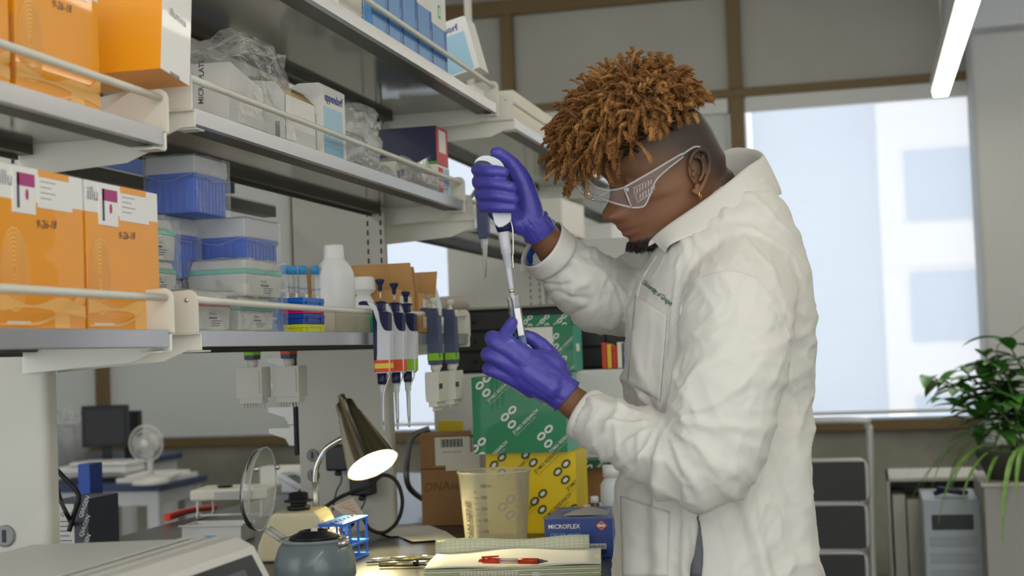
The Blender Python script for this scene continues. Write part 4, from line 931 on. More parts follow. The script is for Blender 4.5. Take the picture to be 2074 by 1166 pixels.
def drape_patch(name, quad, m, nu=14, nv=18, off=.0016, parent=None, lim=.05):
    b = MB(); G = []
    for j in range(nv+1):
        row = []
        for i in range(nu+1):
            u, v = i/nu, j/nv
            x = (quad[0][0]*(1-u)+quad[1][0]*u)*(1-v)+(quad[3][0]*(1-u)+quad[2][0]*u)*v
            y = (quad[0][1]*(1-u)+quad[1][1]*u)*(1-v)+(quad[3][1]*(1-u)+quad[2][1]*u)*v
            row.append(hit(x, y, off))
        G.append(row)
    VV = [[b.bm.verts.new(p) if p else None for p in r] for r in G]
    for j in range(nv):
        for i in range(nu):
            q = (VV[j][i], VV[j][i+1], VV[j+1][i+1], VV[j+1][i])
            if all(q) and max((q[a].co-q[(a+1) % 4].co).length for a in range(4)) < lim: b.bm.faces.new(q).smooth = True
    o = b.build(name, m, parent or coat, M=PM.inverted(), solid=.0012); return o
def drape_line(name, pts, r, m, parent=None, k=8, off=.0004):
    P = [hit(p.x, p.y, off) for p in smoothpath([Vector((a, b_, 0)) for a, b_ in pts], k)]
    return MB().tube([p for p in P if p], r, 6).build(name, m, parent or coat, M=PM.inverted())
pk = drape_patch('chest_pocket', [(1288, 598), (1352, 638), (1338, 812), (1272, 775)], cloth)
drape_line('pocket_hem', [(1288, 606), (1318, 628), (1352, 648)], .0012, cloth, pk)
lp = drape_patch('hip_pocket', [(1258, 1004), (1356, 1036), (1352, 1166), (1262, 1166)], cloth)
drape_line('pocket_hem', [(1258, 1014), (1300, 1030), (1356, 1048)], .0012, cloth, lp)
drape_line('sleeve_seam', [(1378, 640), (1386, 596), (1412, 566), (1455, 550), (1505, 552), (1545, 576), (1575, 622), (1600, 690)], .0016, cloth)
drape_line('front_placket', [(1330, 520), (1300, 570), (1285, 640), (1278, 740), (1270, 800)], .0018, cloth)
drape_patch('side_slit', [(1414, 1036), (1417, 1036), (1421, 1166), (1403, 1166)], mat('grey_trousers', (92, 94, 98), .8), nu=3, nv=12, off=.006, lim=9)
# stitched lettering over the pocket, lying on the cloth
cu = bpy.data.curves.new('t', 'FONT'); cu.body = 'University of Oregon'; cu.size = 1; cu.shear = .45; cu.offset = .012; cu.resolution_u = 2
o_ = bpy.data.objects.new('t', cu); COL.objects.link(o_); dg = bpy.context.evaluated_depsgraph_get(); dg.update(); tm = bpy.data.meshes.new_from_object(o_.evaluated_get(dg)); bpy.data.objects.remove(o_)
wmax = max(v.co.x for v in tm.vertices); tb = MB(); mp = {}
for v in tm.vertices:
    u = v.co.x/wmax; yv = v.co.y
    x = 1302+58*u; y = 574+46*u; x += yv*6; y -= yv*13
    p = hit(x, y, .0018); mp[v.index] = tb.bm.verts.new(p if p else (0, 0, 0))
for f in tm.polygons: tb.bm.faces.new([mp[i] for i in f.vertices])
tb.build('embroidery', mat('dark_green_thread', (18, 84, 70), .7), coat, M=PM.inverted())
# collar: standing band folded over, open at the front
keys = [((1312, 500, 2.40), (1316, 486, 2.40), (1345, 512, 2.365)), ((1352, 480, 2.38), (1350, 458, 2.378), (1362, 492, 2.345)), ((1415, 452, 2.375), (1412, 414, 2.37), (1440, 462, 2.33)), ((1470, 415, 2.385), (1468, 372, 2.38), (1505, 432, 2.335)),
        ((1505, 385, 2.42), (1512, 335, 2.42), (1556, 400, 2.385)), ((1530, 370, 2.49), (1543, 312, 2.49), (1580, 392, 2.49)), ((1515, 362, 2.56), (1520, 298, 2.565), (1560, 392, 2.60)), ((1475, 372, 2.60), (1470, 299, 2.60), (1490, 400, 2.65)), ((1420, 410, 2.61), (1415, 350, 2.60), (1425, 430, 2.66)), ((1350, 470, 2.57), (1345, 440, 2.56), (1345, 480, 2.61)), ((1305, 505, 2.46), (1305, 490, 2.46), (1300, 515, 2.49))]
lines = [smoothpath([ad(*k[i]) for k in keys], 6) for i in range(3)]
cl = MB(); nC = len(lines[0]); prof_rows = []
for j in range(nC):
    a, b_, c = lines[0][j], lines[1][j], lines[2][j]; m1 = b_.lerp(c, .12)+(b_-a).normalized()*.004
    wv = .003*noise.noise(Vector((j*.5, 0, 0)))
    prof_rows.append([a, a.lerp(b_, .5), b_, m1, b_.lerp(c, .4)+(c-a).normalized()*(.006+wv), b_.lerp(c, .75)+(c-a).normalized()*(.006+wv*2), c+(c-a).normalized()*.003])
VV = [[cl.bm.verts.new(p) for p in r] for r in prof_rows]
for j in range(nC-1):
    for k in range(6): cl.bm.faces.new((VV[j][k], VV[j+1][k], VV[j+1][k+1], VV[j][k+1])).smooth = True
cl.build('collar', cloth, coat, M=PM.inverted(), solid=.0028, sub=1)
# cuffs and shirt cuff
def cuff(name, pts, r0, r1, m, th=.002, parent=coat, squash=1):
    P = [ad(*p) for p in pts]; d_ = (P[1]-P[0]).normalized(); N = (UP-d_*UP.dot(d_)).normalized(); B_ = d_.cross(N); b = MB(); rs = []
    for i in range(7):
        t = i/6; c = P[0].lerp(P[1], t); r = r0+(r1-r0)*t
        rs.append([c+(N*cos(a)+B_*sin(a)*squash)*(r*(1+.035*sin(3*a+t*2))) for a in [2*pi*j/36 for j in range(36)]])
    b.rings(rs, cap=False); return b.build(name, m, parent, M=PM.inverted(), solid=th)
cuff('sleeve_cuff', [(1222, 862, 2.326), (1182, 838, 2.344)], .0442, .0425, cloth)
cuff('sleeve_cuff', [(1126, 521, 2.505), (1097, 496, 2.49)], .0475, .0465, cloth)
cuff('shirt_cuff', [(1114, 510, 2.498), (1102, 500, 2.491)], .0395, .0385, mat('blue_shirt', (30, 76, 150), .7), parent=person)
# trousers and shoes below the coat
trs = MB()
for dd in (2.40, 2.60):
    q = ad(1450, 1150, dd); trs.tube(smoothpath([Vector((q.x, q.y, .80)), Vector((q.x-.01, q.y, .48)), Vector((q.x+.01, q.y, .09))], 4), [.098]*4+[.078]*4+[.07], 20)
fuse(trs, 'trousers', mat('grey_trousers', (92, 94, 98)), person, .008, 4)
for dd in (2.40, 2.60):
    q = ad(1450, 1150, dd); s_ = MB(); s_.ball((q.x-.055, q.y, .05), (.135, .05, .048), sub=3); s_.box(q.x-.19, q.x+.08, q.y-.045, q.y+.045, .0005, .03)
    fuse(s_, 'shoe', mat('dark_shoe', (40, 38, 38), .5), person, .006, 5)
# ---- gloves
glove_m = mat('violet_nitrile', (68, 64, 156), .40, coat=.12, bump=(260, .18, .0006))
def glove_fn(cx_, cy_, dirx, diry):
    def fn(co, n):
        x, y, w = px_of(co); s_ = (x-cx_)*dirx+(y-cy_)*diry; tt = (x-cx_)*-diry+(y-cy_)*dirx
        env = sst(-55, 0, s_); d = .0011*env*(1-abs(noise.noise(Vector((tt*.16, s_*.02, w*30))))*2.4)
        d += .0007*noise.noise(Vector((x*.06, y*.06, w*40)))
        return co+n*d
    return fn
def hand(chains, name, label, fn, cuffp, cr):
    b = MB()
    for c in chains: chain(b, c, 14)
    # glove sleeve over the wrist
    P = [ad(*p) for p in cuffp]; b.tube(smoothpath(P, 4), [cr[0]]*4+[cr[1]]*4+[cr[2]], 22)
    o = fuse(b, name, glove_m, person, .0019, 7, fn=fn, fac=.5); o['label'] = label
    d_ = (P[2]-P[1]).normalized(); N = (UP-d_*UP.dot(d_)).normalized(); B_ = d_.cross(N); e = MB()
    for k_ in range(1):
        e.tube([P[2]-d_*.001+(N*cos(a)+B_*sin(a))*cr[2]*(1.0+.03*sin(5*a)) for a in [2*pi*j/40 for j in range(41)]], .0011, 6, cap=False)
    e.build('cuff_bead', glove_m, o, M=PM.inverted()); return o
R_ = [
 [(1058, 398, 2.462, .017), (1020, 352, 2.462, .0135), (984, 338, 2.452, .0122), (968, 344, 2.428, .0118), (990, 346, 2.400, .0108), (1017, 349, 2.396, .0100), (1021, 350, 2.396, .0095)],
 [(1060, 415, 2.465, .018), (1015, 378, 2.464, .014), (984, 364, 2.452, .0124), (970, 369, 2.428, .0122), (1000, 371, 2.399, .0112), (1033, 379, 2.395, .0102), (1037, 380, 2.395, .0096)],
 [(1058, 430, 2.465, .018), (1012, 404, 2.464, .014), (986, 390, 2.452, .0122), (975, 394, 2.430, .0120), (1004, 396, 2.401, .0108), (1037, 402, 2.397, .0100), (1041, 403, 2.397, .0094)],
 [(1056, 443, 2.462, .017), (1012, 428, 2.460, .0135), (988, 414, 2.450, .0118), (979, 418, 2.430, .0112), (1006, 419, 2.405, .0102), (1034, 421, 2.400, .0092), (1038, 421, 2.400, .0088)],
 [(1078, 448, 2.452, .022), (1070, 405, 2.446, .020), (1056, 362, 2.440, .0165), (1036, 330, 2.432, .0120), (1013, 312, 2.425, .0108), (1004, 309, 2.424, .0100)],
 [(1086, 458, 2.46, .025), (1062, 432, 2.462, .026), (1030, 405, 2.462, .022), (1005, 385, 2.462, .016)],
 [(1080, 458, 2.458, .022), (1040, 440, 2.458, .022), (1005, 425, 2.458, .018)], [(1075, 420, 2.452, .020), (1060, 450, 2.452, .022), (1030, 446, 2.452, .016)],
]
hand(R_, 'glove', 'violet nitrile glove gripping the pipette, thumb on the plunger', glove_fn(1092, 465, .62, .78), [(1078, 446, 2.458), (1087, 460, 2.462), (1094, 470, 2.467)], (.028, .0285, .0290))
L__ = [
 [(1098, 748, 2.362, .020), (1058, 716, 2.348, .0155), (1032, 696, 2.345, .0130), (1022, 682, 2.352, .0118), (1031, 664, 2.366, .0106), (1038, 653, 2.372, .0096)],
 [(1092, 762, 2.362, .021), (1045, 722, 2.345, .0160), (1015, 700, 2.342, .0135), (997, 686, 2.354, .0128), (1005, 684, 2.385, .0115), (1030, 690, 2.405, .0105), (1042, 696, 2.408, .0095)],
 [(1085, 775, 2.364, .020), (1035, 740, 2.348, .0155), (1008, 725, 2.345, .0130), (988, 718, 2.358, .0122), (998, 716, 2.388, .0112), (1026, 716, 2.408, .0102), (1042, 718, 2.412, .0092)],
 [(1080, 786, 2.368, .018), (1032, 762, 2.356, .0145), (1006, 752, 2.356, .0120), (990, 747, 2.368, .0112), (998, 744, 2.392, .0102), (1022, 740, 2.408, .0092), (1036, 738, 2.410, .0086)],
 [(1135, 772, 2.385, .022), (1114, 726, 2.395, .0180), (1095, 700, 2.400, .0140), (1078, 686, 2.402, .0118), (1066, 680, 2.400, .0106)],
 [(1045, 733, 2.350, .0165), (1080, 760, 2.356, .0235), (1118, 784, 2.362, .0255)], [(1034, 750, 2.354, .0145), (1068, 768, 2.358, .020), (1105, 786, 2.362, .0225)],
 [(1142, 796, 2.37, .026), (1112, 768, 2.368, .026), (1078, 744, 2.362, .022), (1050, 728, 2.352, .016)],
 [(1140, 800, 2.37, .025), (1100, 786, 2.368, .022), (1060, 772, 2.364, .0185), (1030, 758, 2.36, .014)], [(1128, 742, 2.378, .018), (1100, 730, 2.372, .018), (1072, 722, 2.36, .013)],
]
hand(L__, 'glove', 'violet nitrile glove holding two tubes between thumb and fingers', glove_fn(1145, 798, .78, .62), [(1130, 788, 2.37), (1142, 797, 2.37), (1149, 803, 2.37)], (.0275, .0285, .0295))
# ---- what the hands hold
HP = lambda x, y: ad(x, y, 2.428)
a0, a1 = HP(1000, 330), HP(1042, 628)
axis_d = (a1-a0).normalized(); px_ = (RT-axis_d*RT.dot(axis_d)).normalized()
t = thing('pipette', 'white and navy pipette held in the raised gloved fist, its tip in a tube', 'pipette', a0)
MPI = Matrix.Translation(-a0); Mx = basis(px_, -axis_d, a0)        # local x = right, local y = up along the pipette, z towards the camera
def pseg(b, prof, n=24, m=0, off=(0, 0)): 
    M = Mx @ Matrix(((1, 0, 0, off[0]), (0, 0, 1, 0), (0, -1, 0, off[1]), (0, 0, 0, 1)))
    b.lathe([(r, -s_) for s_, r in prof], n, M=M, m=m)
b = MB(); b.prism([(p.x, p.y) for p in smoothpath([(-.030, -.012, 0), (-.031, .004, 0), (-.022, .012, 0), (-.006, .012, 0), (.012, .0, 0), (.017, -.02, 0), (.017, -.08, 0), (.012, -.10, 0), (-.012, -.10, 0), (-.014, -.02, 0), (-.02, -.006, 0)], 4)], -.013, .013, 'z', M=Mx); b.build('handle', pw, t, bevel=.004, seg=3, M=MPI)
b = MB(); b.prism([(p.x, p.y) for p in smoothpath([(-.0325, -.010, 0), (-.032, .001, 0), (-.024, .006, 0), (-.010, .003, 0), (-.002, -.006, 0), (-.010, -.007, 0), (-.018, -.005, 0), (-.024, -.009, 0)], 4)], -.0142, .0142, 'z', M=Mx); b.build('finger_hook', navy, t, bevel=.003, M=MPI)
b = MB(); pseg(b, [(-.014, .009), (-.010, .0095), (-.006, .0055), (.004, .0055), (.006, .008), (.012, .008)], off=(.006, 0)); b.build('plunger_button', navy, t, M=MPI)
b = MB(); pseg(b, [(.082, .012), (.094, .0125), (.106, .0115), (.114, .0095), (.115, 0)]); b.build('collar', navy, t, M=MPI)
b = MB(); pseg(b, [(.110, .0095), (.135, .0090), (.150, .0088), (.151, .0075), (.172, .0068), (.173, .0058), (.176, .0054), (.205, .0042), (.214, .0040)]); b.build('shaft', shaftg, t, M=MPI)
b = MB(); pseg(b, [(.209, .0045), (.214, .0045)]); b.build('metal_ring', steel, t, M=MPI)
b = MB(); pseg(b, [(.213, .0040), (.222, .0042), (.235, .0030), (.262, .0018), (.286, .0009)]); b.build('disposable_tip', film('tip_plastic', (232, 234, 236), op=.6, edge=.5), t, M=MPI)
b = MB(); b.tube([Mx @ Vector(p) for p in smoothpath([(.014, -.095, 0), (.0155, -.115, .003), (.011, -.15, .004), (.0095, -.155, .004), (.0075, -.178, .004)], 4)], .0014, 8); b.build('ejector_arm', steel, t, M=MPI)
tubf = film('sample_tube', (236, 240, 246), op=.16, edge=.85, rough=.06); liq = mat('blue_liquid', (20, 104, 190), .15, trans=.4)
def sample(label, top, bot, D, fill, band):
    A, B_ = ad(*top, D), ad(*bot, D); d_ = (B_-A).normalized(); L = (B_-A).length; t = thing('sample_tube', label, 'tube', A)
    x_ = (RT-d_*RT.dot(d_)).normalized(); M = basis(x_, -d_, A) @ Matrix(((1, 0, 0, 0), (0, 0, 1, 0), (0, -1, 0, 0), (0, 0, 0, 1)))
    T0 = Matrix.Translation(-A)
    MB().lathe([(.0078, 0), (.0082, -.0015), (.0078, -.004), (.0071, -.005), (.0071, -L+.015), (.002, -L), (0, -L)], 24, M=M, cap=False).build('barrel', tubf, t, M=T0)
    MB().lathe([(0, -fill), (.0062, -fill), (.0062, -L+.016), (.0016, -L+.002), (0, -L+.002)], 20, M=M, cap=False).build('liquid', liq, t, M=T0)
    b = MB()
    for q in range(14): b.box(-.003, .003, -.0074, -.0072, -.012-q*.004, -.0126-q*.004, M=M)
    b.build('graduation', capb, t, M=T0)
    if band: MB().box(-.0045, .0045, -.0076, -.0073, -.064, -.02, M=M).build('write_on_patch', paper, t, M=T0)
    return t
sample('clear sample tube receiving the pipette tip, left one of the two held tubes', (1036, 602), (1050, 712), 2.39, .038, False)
sample('clear sample tube with blue liquid and white patch, right one of the two held tubes', (1043, 599), (1062, 716), 2.378, .064, True)
# ------------------------------------------------------------------ things on the bench
def bz(px, py): p = az(px, py, ZB); return Vector((p.x, p.y, ZB+.0008))
# desk lamp
lb = bz(662, 1104); lamp_D = (lb-CAM).dot(FW)
t = thing('desk_lamp', 'brushed steel gooseneck desk lamp, lit, with a cone shade', 'lamp', lb); TL = Matrix.Translation(-lb)
MB().lathe([(.0, 0), (.082, 0), (.084, .006), (.078, .022), (.05, .036), (.02, .042), (0, .043)], 48).build('base', steel, t)
sD = lamp_D-.02
stem = [lb+Vector((-.02, 0, .038)), ad(641, 1025, sD), ad(638, 975, sD)]
MB().tube(stem, .0075, 14).build('stem', steel, t, M=TL)
gp = smoothpath([ad(638, 978, sD), ad(641, 945, sD), ad(658, 912, sD), ad(684, 893, sD-.01), ad(704, 884, sD-.02)], 16)
b = MB(); b.tube(gp, [.0062+.0011*(i % 2) for i in range(len(gp))], 12); b.build('gooseneck', mat('chrome', (205, 204, 200), .15, metal=1), t, M=TL, smooth=1)
A = ad(690, 802, sD-.02); Bc = ad(755, 942, sD-.11); ax_ = (Bc-A).normalized(); Ls = (Bc-A).length
Msh = Matrix.Translation(A) @ ax_.to_track_quat('Z', 'Y').to_matrix().to_4x4()
shade = MB().lathe([(.010, 0), (.0105, .018), (.022, .022), (.026, .055), (.029, .058), (.0305, .072), (.033, .075), (.059, Ls-.002), (.0605, Ls)], 48, cap=False, M=Msh)
sh_in = mat('shade_inside', (250, 246, 225), .5)
so = shade.build('lamp_shade', mat('lamp_steel', (244, 234, 208), .22, metal=1), t, M=TL, smooth=1)
MB().lathe([(.009, .002), (.009, .016), (.020, .024), (.0235, .055), (.031, .077), (.0575, Ls-.004), (.0585, Ls-.001)], 48, cap=False, M=Msh).build('shade_lining', sh_in, so, M=TL, smooth=1)
MB().lathe([(.0, 0), (.0105, .0), (.0105, -.001), (0, -.001)], 20, M=Msh).build('end_cap', steel, so, M=TL)
bulb = mat('lamp_bulb', (255, 246, 205), .5, emit=((255, 236, 170), 26))
MB().ball((0, 0, Ls-.062), (.030, .030, .034), M=Msh, sub=3).lathe([(.013, Ls-.11), (.014, Ls-.08)], 16, M=Msh).build('bulb', bulb, t, M=TL)
ld = bpy.data.lights.new('lamp_light', 'SPOT'); ld.energy = 9; ld.color = (1, .86, .48); ld.spot_size = radians(105); ld.spot_blend = .6; ld.shadow_soft_size = .03
lo = bpy.data.objects.new('lamp_light', ld); COL.objects.link(lo); lo.parent = t; lo.matrix_basis = TL @ Msh @ T(0, 0, Ls-.02) @ Matrix.Rotation(pi, 4, 'X')
# cables
def cable_obj(name, label, pts, r, m=cable, cat='cable', k=8, grp=None, smoothp=True):
    o = MB().tube(smoothpath(pts, k), r, 8).build(name, m); return tag(o, label, cat, grp)
cD = lamp_D+.12
cable_obj('power_cable', 'thick black cable looping behind the desk lamp', [ad(640, 1040, cD), ad(690, 1006, cD), ad(745, 985, cD), ad(775, 962, cD), ad(803, 975, cD), ad(815, 1015, cD), ad(805, 1055, cD), ad(778, 1078, cD), ad(748, 1070, cD), ad(730, 1045, cD), bz(700, 1080)], .0045)
cable_obj('power_cable', 'thin grey cable hanging from the outlet behind the lamp', [ad(740, 985, cD+.1), ad(742, 1005, cD+.1), ad(732, 1030, cD+.1), bz(715, 1062)], .0022, mat('grey_cable', (100, 100, 98), .5))
cable_obj('power_cable', 'dark cable hanging beside the black adapter on the column', [ad(690, 950, cD+.12), ad(691, 975, cD+.12), ad(680, 1000, cD+.12), bz(668, 1070)], .0022, mat('grey_cable', (100, 100, 98)))
for px, py, lbx in ((690, 925, 'black power adapter plugged into the column left of the lamp shade'), (738, 975, 'black power adapter plugged into the column below the lamp shade')):
    p = ay(px, py, 3.503); t = thing('power_adapter', lbx, 'adapter', p); MB().box(-.028, .028, -.035, .016, -.032, .032).box(-.008, .008, -.03, -.01, -.045, -.032).build('case', black, t, bevel=.005)
# paper tag on the cable
o = MB().poly([ad(672, 1025, cD-.03), ad(715, 1008, cD-.03), ad(738, 1042, cD-.03), ad(722, 1062, cD-.03)]).build('paper_tag', mat('tag_paper', (226, 208, 190), .8), solid=.0006)
tag(o, 'small printed paper tag hanging on the black cable by the column', 'tag')
for k in range(5): MB().tube([ad(684+k*7, 1026+k*2, cD-.031), ad(712+k*4, 1014+k*7, cD-.031)], .0005, 5).build('print_line', mat('faded_red_print', (206, 130, 110), .8), o)
# vortex mixer
vm = bz(610, 1130); vcream = mat('mixer_cream', (224, 214, 176), .45)
t = thing('vortex_mixer', 'cream vortex mixer with black cup, left of the blue rack', 'mixer', vm, (0, 0, radians(8)))
MB().prism([(-.085, .0), (.098, .0), (.094, .012), (.052, .098), (.044, .104), (-.042, .104), (-.052, .098), (-.080, .035)], -.06, .07).build('housing', vcream, t, bevel=.007, seg=3)
b = MB(); ang = math.atan2(.086, -.042); F_ = basis((0, 1, 0), (-.042, 0, .086), (.0955, 0, .012))
b.box(-.045, .05, .008, .082, 0, .0012, 0, M=F_)
for k in range(3): b.box(-.038, .03-.01*k, .052+.008*k, .056+.008*k, .0012, .0018, 1, M=F_)
b.box(-.038, .045, .026, .036, .0012, .0018, 2, M=F_); b.text('VORTEX', .009, F_ @ T(-.03, .068, .0018), 1)
b.build('front_panel', [paper, MC['grey_print'], mat('pale_blue_bar', (176, 188, 216), .5)], t)
MB().lathe([(.024, .104), (.026, .112), (.018, .114), (.018, .120), (.031, .122), (.031, .126), (.022, .127), (.021, .140), (.017, .142), (.012, .134), (0, .132)], 32, M=T(-.002, .0, 0)).build('cup_head', black, t)
MB().lathe([(.0, -.0), (.012, 0), (.012, .012), (.0, .013)], 18, M=basis((0, 1, 0), (-.042, 0, .086), (.078, .045, .045))).build('knob', black, t)
# blue tube rack
p = bz(708, 1140)
t = thing('tube_rack', 'bright blue plastic tube rack standing behind the centrifuge', 'rack', (p.x-.025, p.y+.03, p.z)); brk = mat('bright_blue_plastic', (50, 120, 230), .35)
b = MB()
for zz in (.0, .030, .080): b.box(-.028, .028, -.07, .09, zz, zz+.006)
for x in (-.026, .022):
    for y in (-.068, -.02, .03, .084): b.box(x, x+.004, y, y+.006, 0, .086)
b.build('frame', brk, t, bevel=.001)
h = MB()
for k in range(6): h.lathe([(.007, 0), (.007, .0015), (0, .0016)], 12, M=T(-.0, -.055+k*.026, .086))
h.build('hole_row', navy, t)
# mini centrifuge with open clear lid
p = az(632, 1178, ZB); cgr = mat('centrifuge_grey', (120, 134, 138), .3, coat=.4)
t = thing('mini_centrifuge', 'small grey round centrifuge with black rotor and clear lid swung open', 'centrifuge', (p.x, p.y+.02, ZB+.0008)); k = 1.0
MB().lathe([(0, 0), (.076, 0), (.080, .01), (.079, .04), (.070, .066), (.062, .076), (.050, .080), (0, .080)], 48).build('base', cgr, t)
MB().lathe([(.066, .076), (.069, .079), (.066, .082), (.062, .080)], 48, cap=False).build('rim', film('clear_rim2', (220, 228, 226), op=.4, edge=.7), t)
MB().lathe([(.050, .080), (.048, .086), (.030, .094), (.029, .096), (.024, .097), (.022, .090), (0, .089)], 40).lathe([(.006, .089), (.007, .098), (.004, .101), (0, .101)], 16, 1).build('rotor', [black, paper], t)
MB().lathe([(0, 0), (.012, 0), (.013, .007), (.009, .012), (0, .013)], 20, M=T(.066, -.02, .072) @ RX(30)).build('latch_knob', steel, t)
b = MB(); c = Vector((-.105, 0, .178)); rs = []
for i, (r, xo) in enumerate(((.066, .0), (.068, -.004), (.064, -.016), (.052, -.026), (.03, -.031), (.004, -.032))):
    rs.append([c+Vector((xo+.012*sin(a)*.6, cos(a)*r, sin(a)*r*1.22)) for a in [2*pi*j/40 for j in range(40)]])
b.rings(rs, cap=False); b.build('clear_lid', film('clear_lid_plastic', (232, 230, 214), op=.3, edge=1.0, rough=.06), t)
MB().tube([c+Vector((.012*sin(a)*.6, cos(a)*.067, sin(a)*.067*1.22)) for a in [2*pi*j/40 for j in range(41)]], .0022, 8).tube([(-.066, -.012, .079), (-.098, -.012, .10)], .005, 8).tube([(-.066, .012, .079), (-.098, .012, .10)], .005, 8).build('lid_rim', MC['clear_rim2'], t)
MB().ball((-.092, -.058, .222), .006).build('lid_screw', steel, t); MB().ball((-.094, .052, .217), .006).build('lid_screw', steel, t)
# large grey instrument at the bottom left corner
ins = mat('instrument_grey', (206, 205, 198), .45)
pa = az(505, 1086, 1.065); pb = az(612, 1170, 1.04)
t = thing('bench_instrument', 'large pale grey instrument with sloping dark touch screen in the lower left corner', 'instrument', (-.62, 1.62, ZB+.0008), (0, 0, radians(0)))
x1, y1 = pa.x+.62, pa.y-1.62
hz = 1.065-ZB
prof = [(-.55, 0), (x1+.07, 0), (x1+.075, .06), (x1+.01, hz-.012), (x1-.012, hz), (-.52, hz-.008), (-.55, hz-.03)]
MB().prism(prof, -.62, y1).build('housing', ins, t, bevel=.012, seg=4)
sl = Vector((x1+.075-(x1+.01), 0, .06-(hz-.012))); Fs = basis((0, 1, 0), -sl, (x1+.0755, 0, .06)); hl = sl.length
MB().box(-.56, y1-.03, .012, hl-.01, -.002, .0015, M=Fs).build('screen_bezel', mat('bezel_dark', (46, 48, 50), .2), t, bevel=.002)
MB().box(-.50, y1-.075, .026, hl-.026, .0015, .0022, M=Fs).build('screen', mat('dark_screen', (96, 100, 102), .12), t)
b = MB()
for k in range(3): b.box(x1-.09+k*.022, x1-.078+k*.022, -.5, y1-.012, hz-.0005, hz+.0012)
b.build('top_ribs', ins, t, bevel=.0008)
MB().box(-.30, -.296, -.6, y1+.0005, .0, hz-.002).build('panel_seam', mat('seam_grey', (150, 150, 144), .6), t)
# beaker
pbk = bz(1006, 1104); sc = (pbk-CAM).dot(FW)/3000
t = thing('beaker', 'large translucent graduated plastic beaker glowing yellow beside the notebook', 'beaker', pbk)
rb, rt_, hb = 62*sc, 74*sc, 150*sc
bkm = film('frosted_polypropylene', (232, 226, 200), op=.30, edge=.5, rough=.2)
MB().lathe([(0, .001), (rb-.004, .001), (rb, .006), (rt_-.002, hb-.006), (rt_+.001, hb-.003), (rt_+.001, hb), (rt_-.001, hb)], 56, cap=False).build('wall', bkm, t, solid=.0012)
MB().tube([(rt_*cos(a), rt_*sin(a), hb) for a in [2*pi*j/48 for j in range(49)]], .0018, 8).build('rim', film('pp_rim', (236, 232, 210), op=.6, edge=.4), t)
b = MB(); 
def on_wall(phi, z, off=.0012): r = rb+(rt_-rb)*z/hb+off; return Vector((r*cos(phi), r*sin(phi), z))
for i in range(10):
    z = hb*(.08+.075*i); ph = radians(252); w_ = .16 if i % 2 == 0 else .10
    b.tube([on_wall(ph+w_*j/4-.05, z) for j in range(5)], .0006, 4)
    if i % 2 == 0: b.text(str(50*(i//2+1)), .009, basis((-sin(ph+.17), cos(ph+.17), 0), (0, 0, 1), on_wall(ph+.17, z-.002, .0016)), 0)
ph = radians(234); fl = (rt_-rb)/hb; b.text('NALGENE', .019, basis((fl*cos(ph), fl*sin(ph), 1), (sin(ph), -cos(ph), 0), on_wall(ph+.06, .022, .0025)), 0, bold=.03)
b.text('250 ml', .009, basis((-sin(radians(262)), cos(radians(262)), 0), (0, 0, 1), on_wall(radians(262), hb*.82, .0016)), 0)
b.build('graduation', mat('beaker_print', (54, 52, 40), .6), t)
# glove box
c0 = bz(1105, 1131); c1 = bz(1243, 1129); dirx = (c1-c0); wg = dirx.length; ang_ = math.atan2(dirx.y, dirx.x); gbl = mat('glove_box_blue', (36, 68, 150), .4, coat=.2)
t = thing('glove_box', 'blue and navy cardboard glove dispenser box with a violet glove sticking out', 'box', c0, (0, 0, ang_))
hg = 78*(c0-CAM).dot(FW)/3000; b = MB().box(0, wg, 0, .235, 0, hg)
b.text('MICROFLEX', .0125, on_my(.008, -.0008, hg*.76), 1, bold=.015).text('ORDER #N193', .010, on_my(.012, -.0008, hg*.55), 2).text('examination gloves', .008, on_my(.03, -.0008, hg*.42), 1)
b.box(wg*.28, wg*.9, -.0006, 0, hg*.22, hg*.36, 3).text('EXAMINATION GLOVES', .0075, on_my(wg*.32, -.001, hg*.25), 4, bold=.01); b.box(wg*.35, wg*.9, -.0006, 0, hg*.10, hg*.19, 4).text('NITRILE - TEXTURED', .0065, on_my(wg*.4, -.001, hg*.12), 1)
dm = [(wg*.84, hg*.68), (wg*.93, hg*.82), (wg*.84, hg*.96), (wg*.75, hg*.82)]
b.prism(dm, -.0008, 0, 'y', 5); b.prism([(wg*.84+(x-wg*.84)*.78, hg*.82+(z-hg*.82)*.78) for x, z in dm], -.0011, -.0008, 'y', 1); b.prism([(wg*.84+(x-wg*.84)*.68, hg*.82+(z-hg*.82)*.68) for x, z in dm], -.0014, -.0011, 'y', 5); b.box(wg*.79, wg*.89, -.0016, -.0012, hg*.79, hg*.85, 1)
b.text('COBALT', .04, basis((0, -1, 0), (0, 0, 1), (-.0008, .22, hg*.3)), 1, bold=.02)
for k in range(3): b.prism([(.045+.004*k, hg*(.3+.2*k)), (.07+.004*k, hg*(.34+.2*k)), (.068+.004*k, hg*(.42+.2*k)), (.045+.004*k, hg*(.38+.2*k))], -.0012, -.0006, 'x', 1)
b.text('COBALT', .03, basis((1, 0, 0), (0, 1, 0), (.012, .15, hg+.0008)), 2, bold=.02)
b.build('carton', [gbl, paper, mat('sky_text', (120, 190, 230), .5), mat('silver_bar', (198, 204, 214), .4), black, mat('warning_red', (206, 60, 44), .5)], t, bevel=.0012)
MB().prism([(wg*.5+.045*cos(a), .085+.035*sin(a)) for a in [2*pi*j/24 for j in range(24)]], hg+.0002, hg+.0012, 'z').build('dispensing_slot', black, t)
MB().poly([(.03, .05, hg+.002), (wg*.92, .012, hg+.006), (wg*.95, .03, hg+.012), (wg*.6, .06, hg+.02)]).build('torn_flap', mat('clear_torn_film', (150, 150, 150), .3), t, solid=.0005)
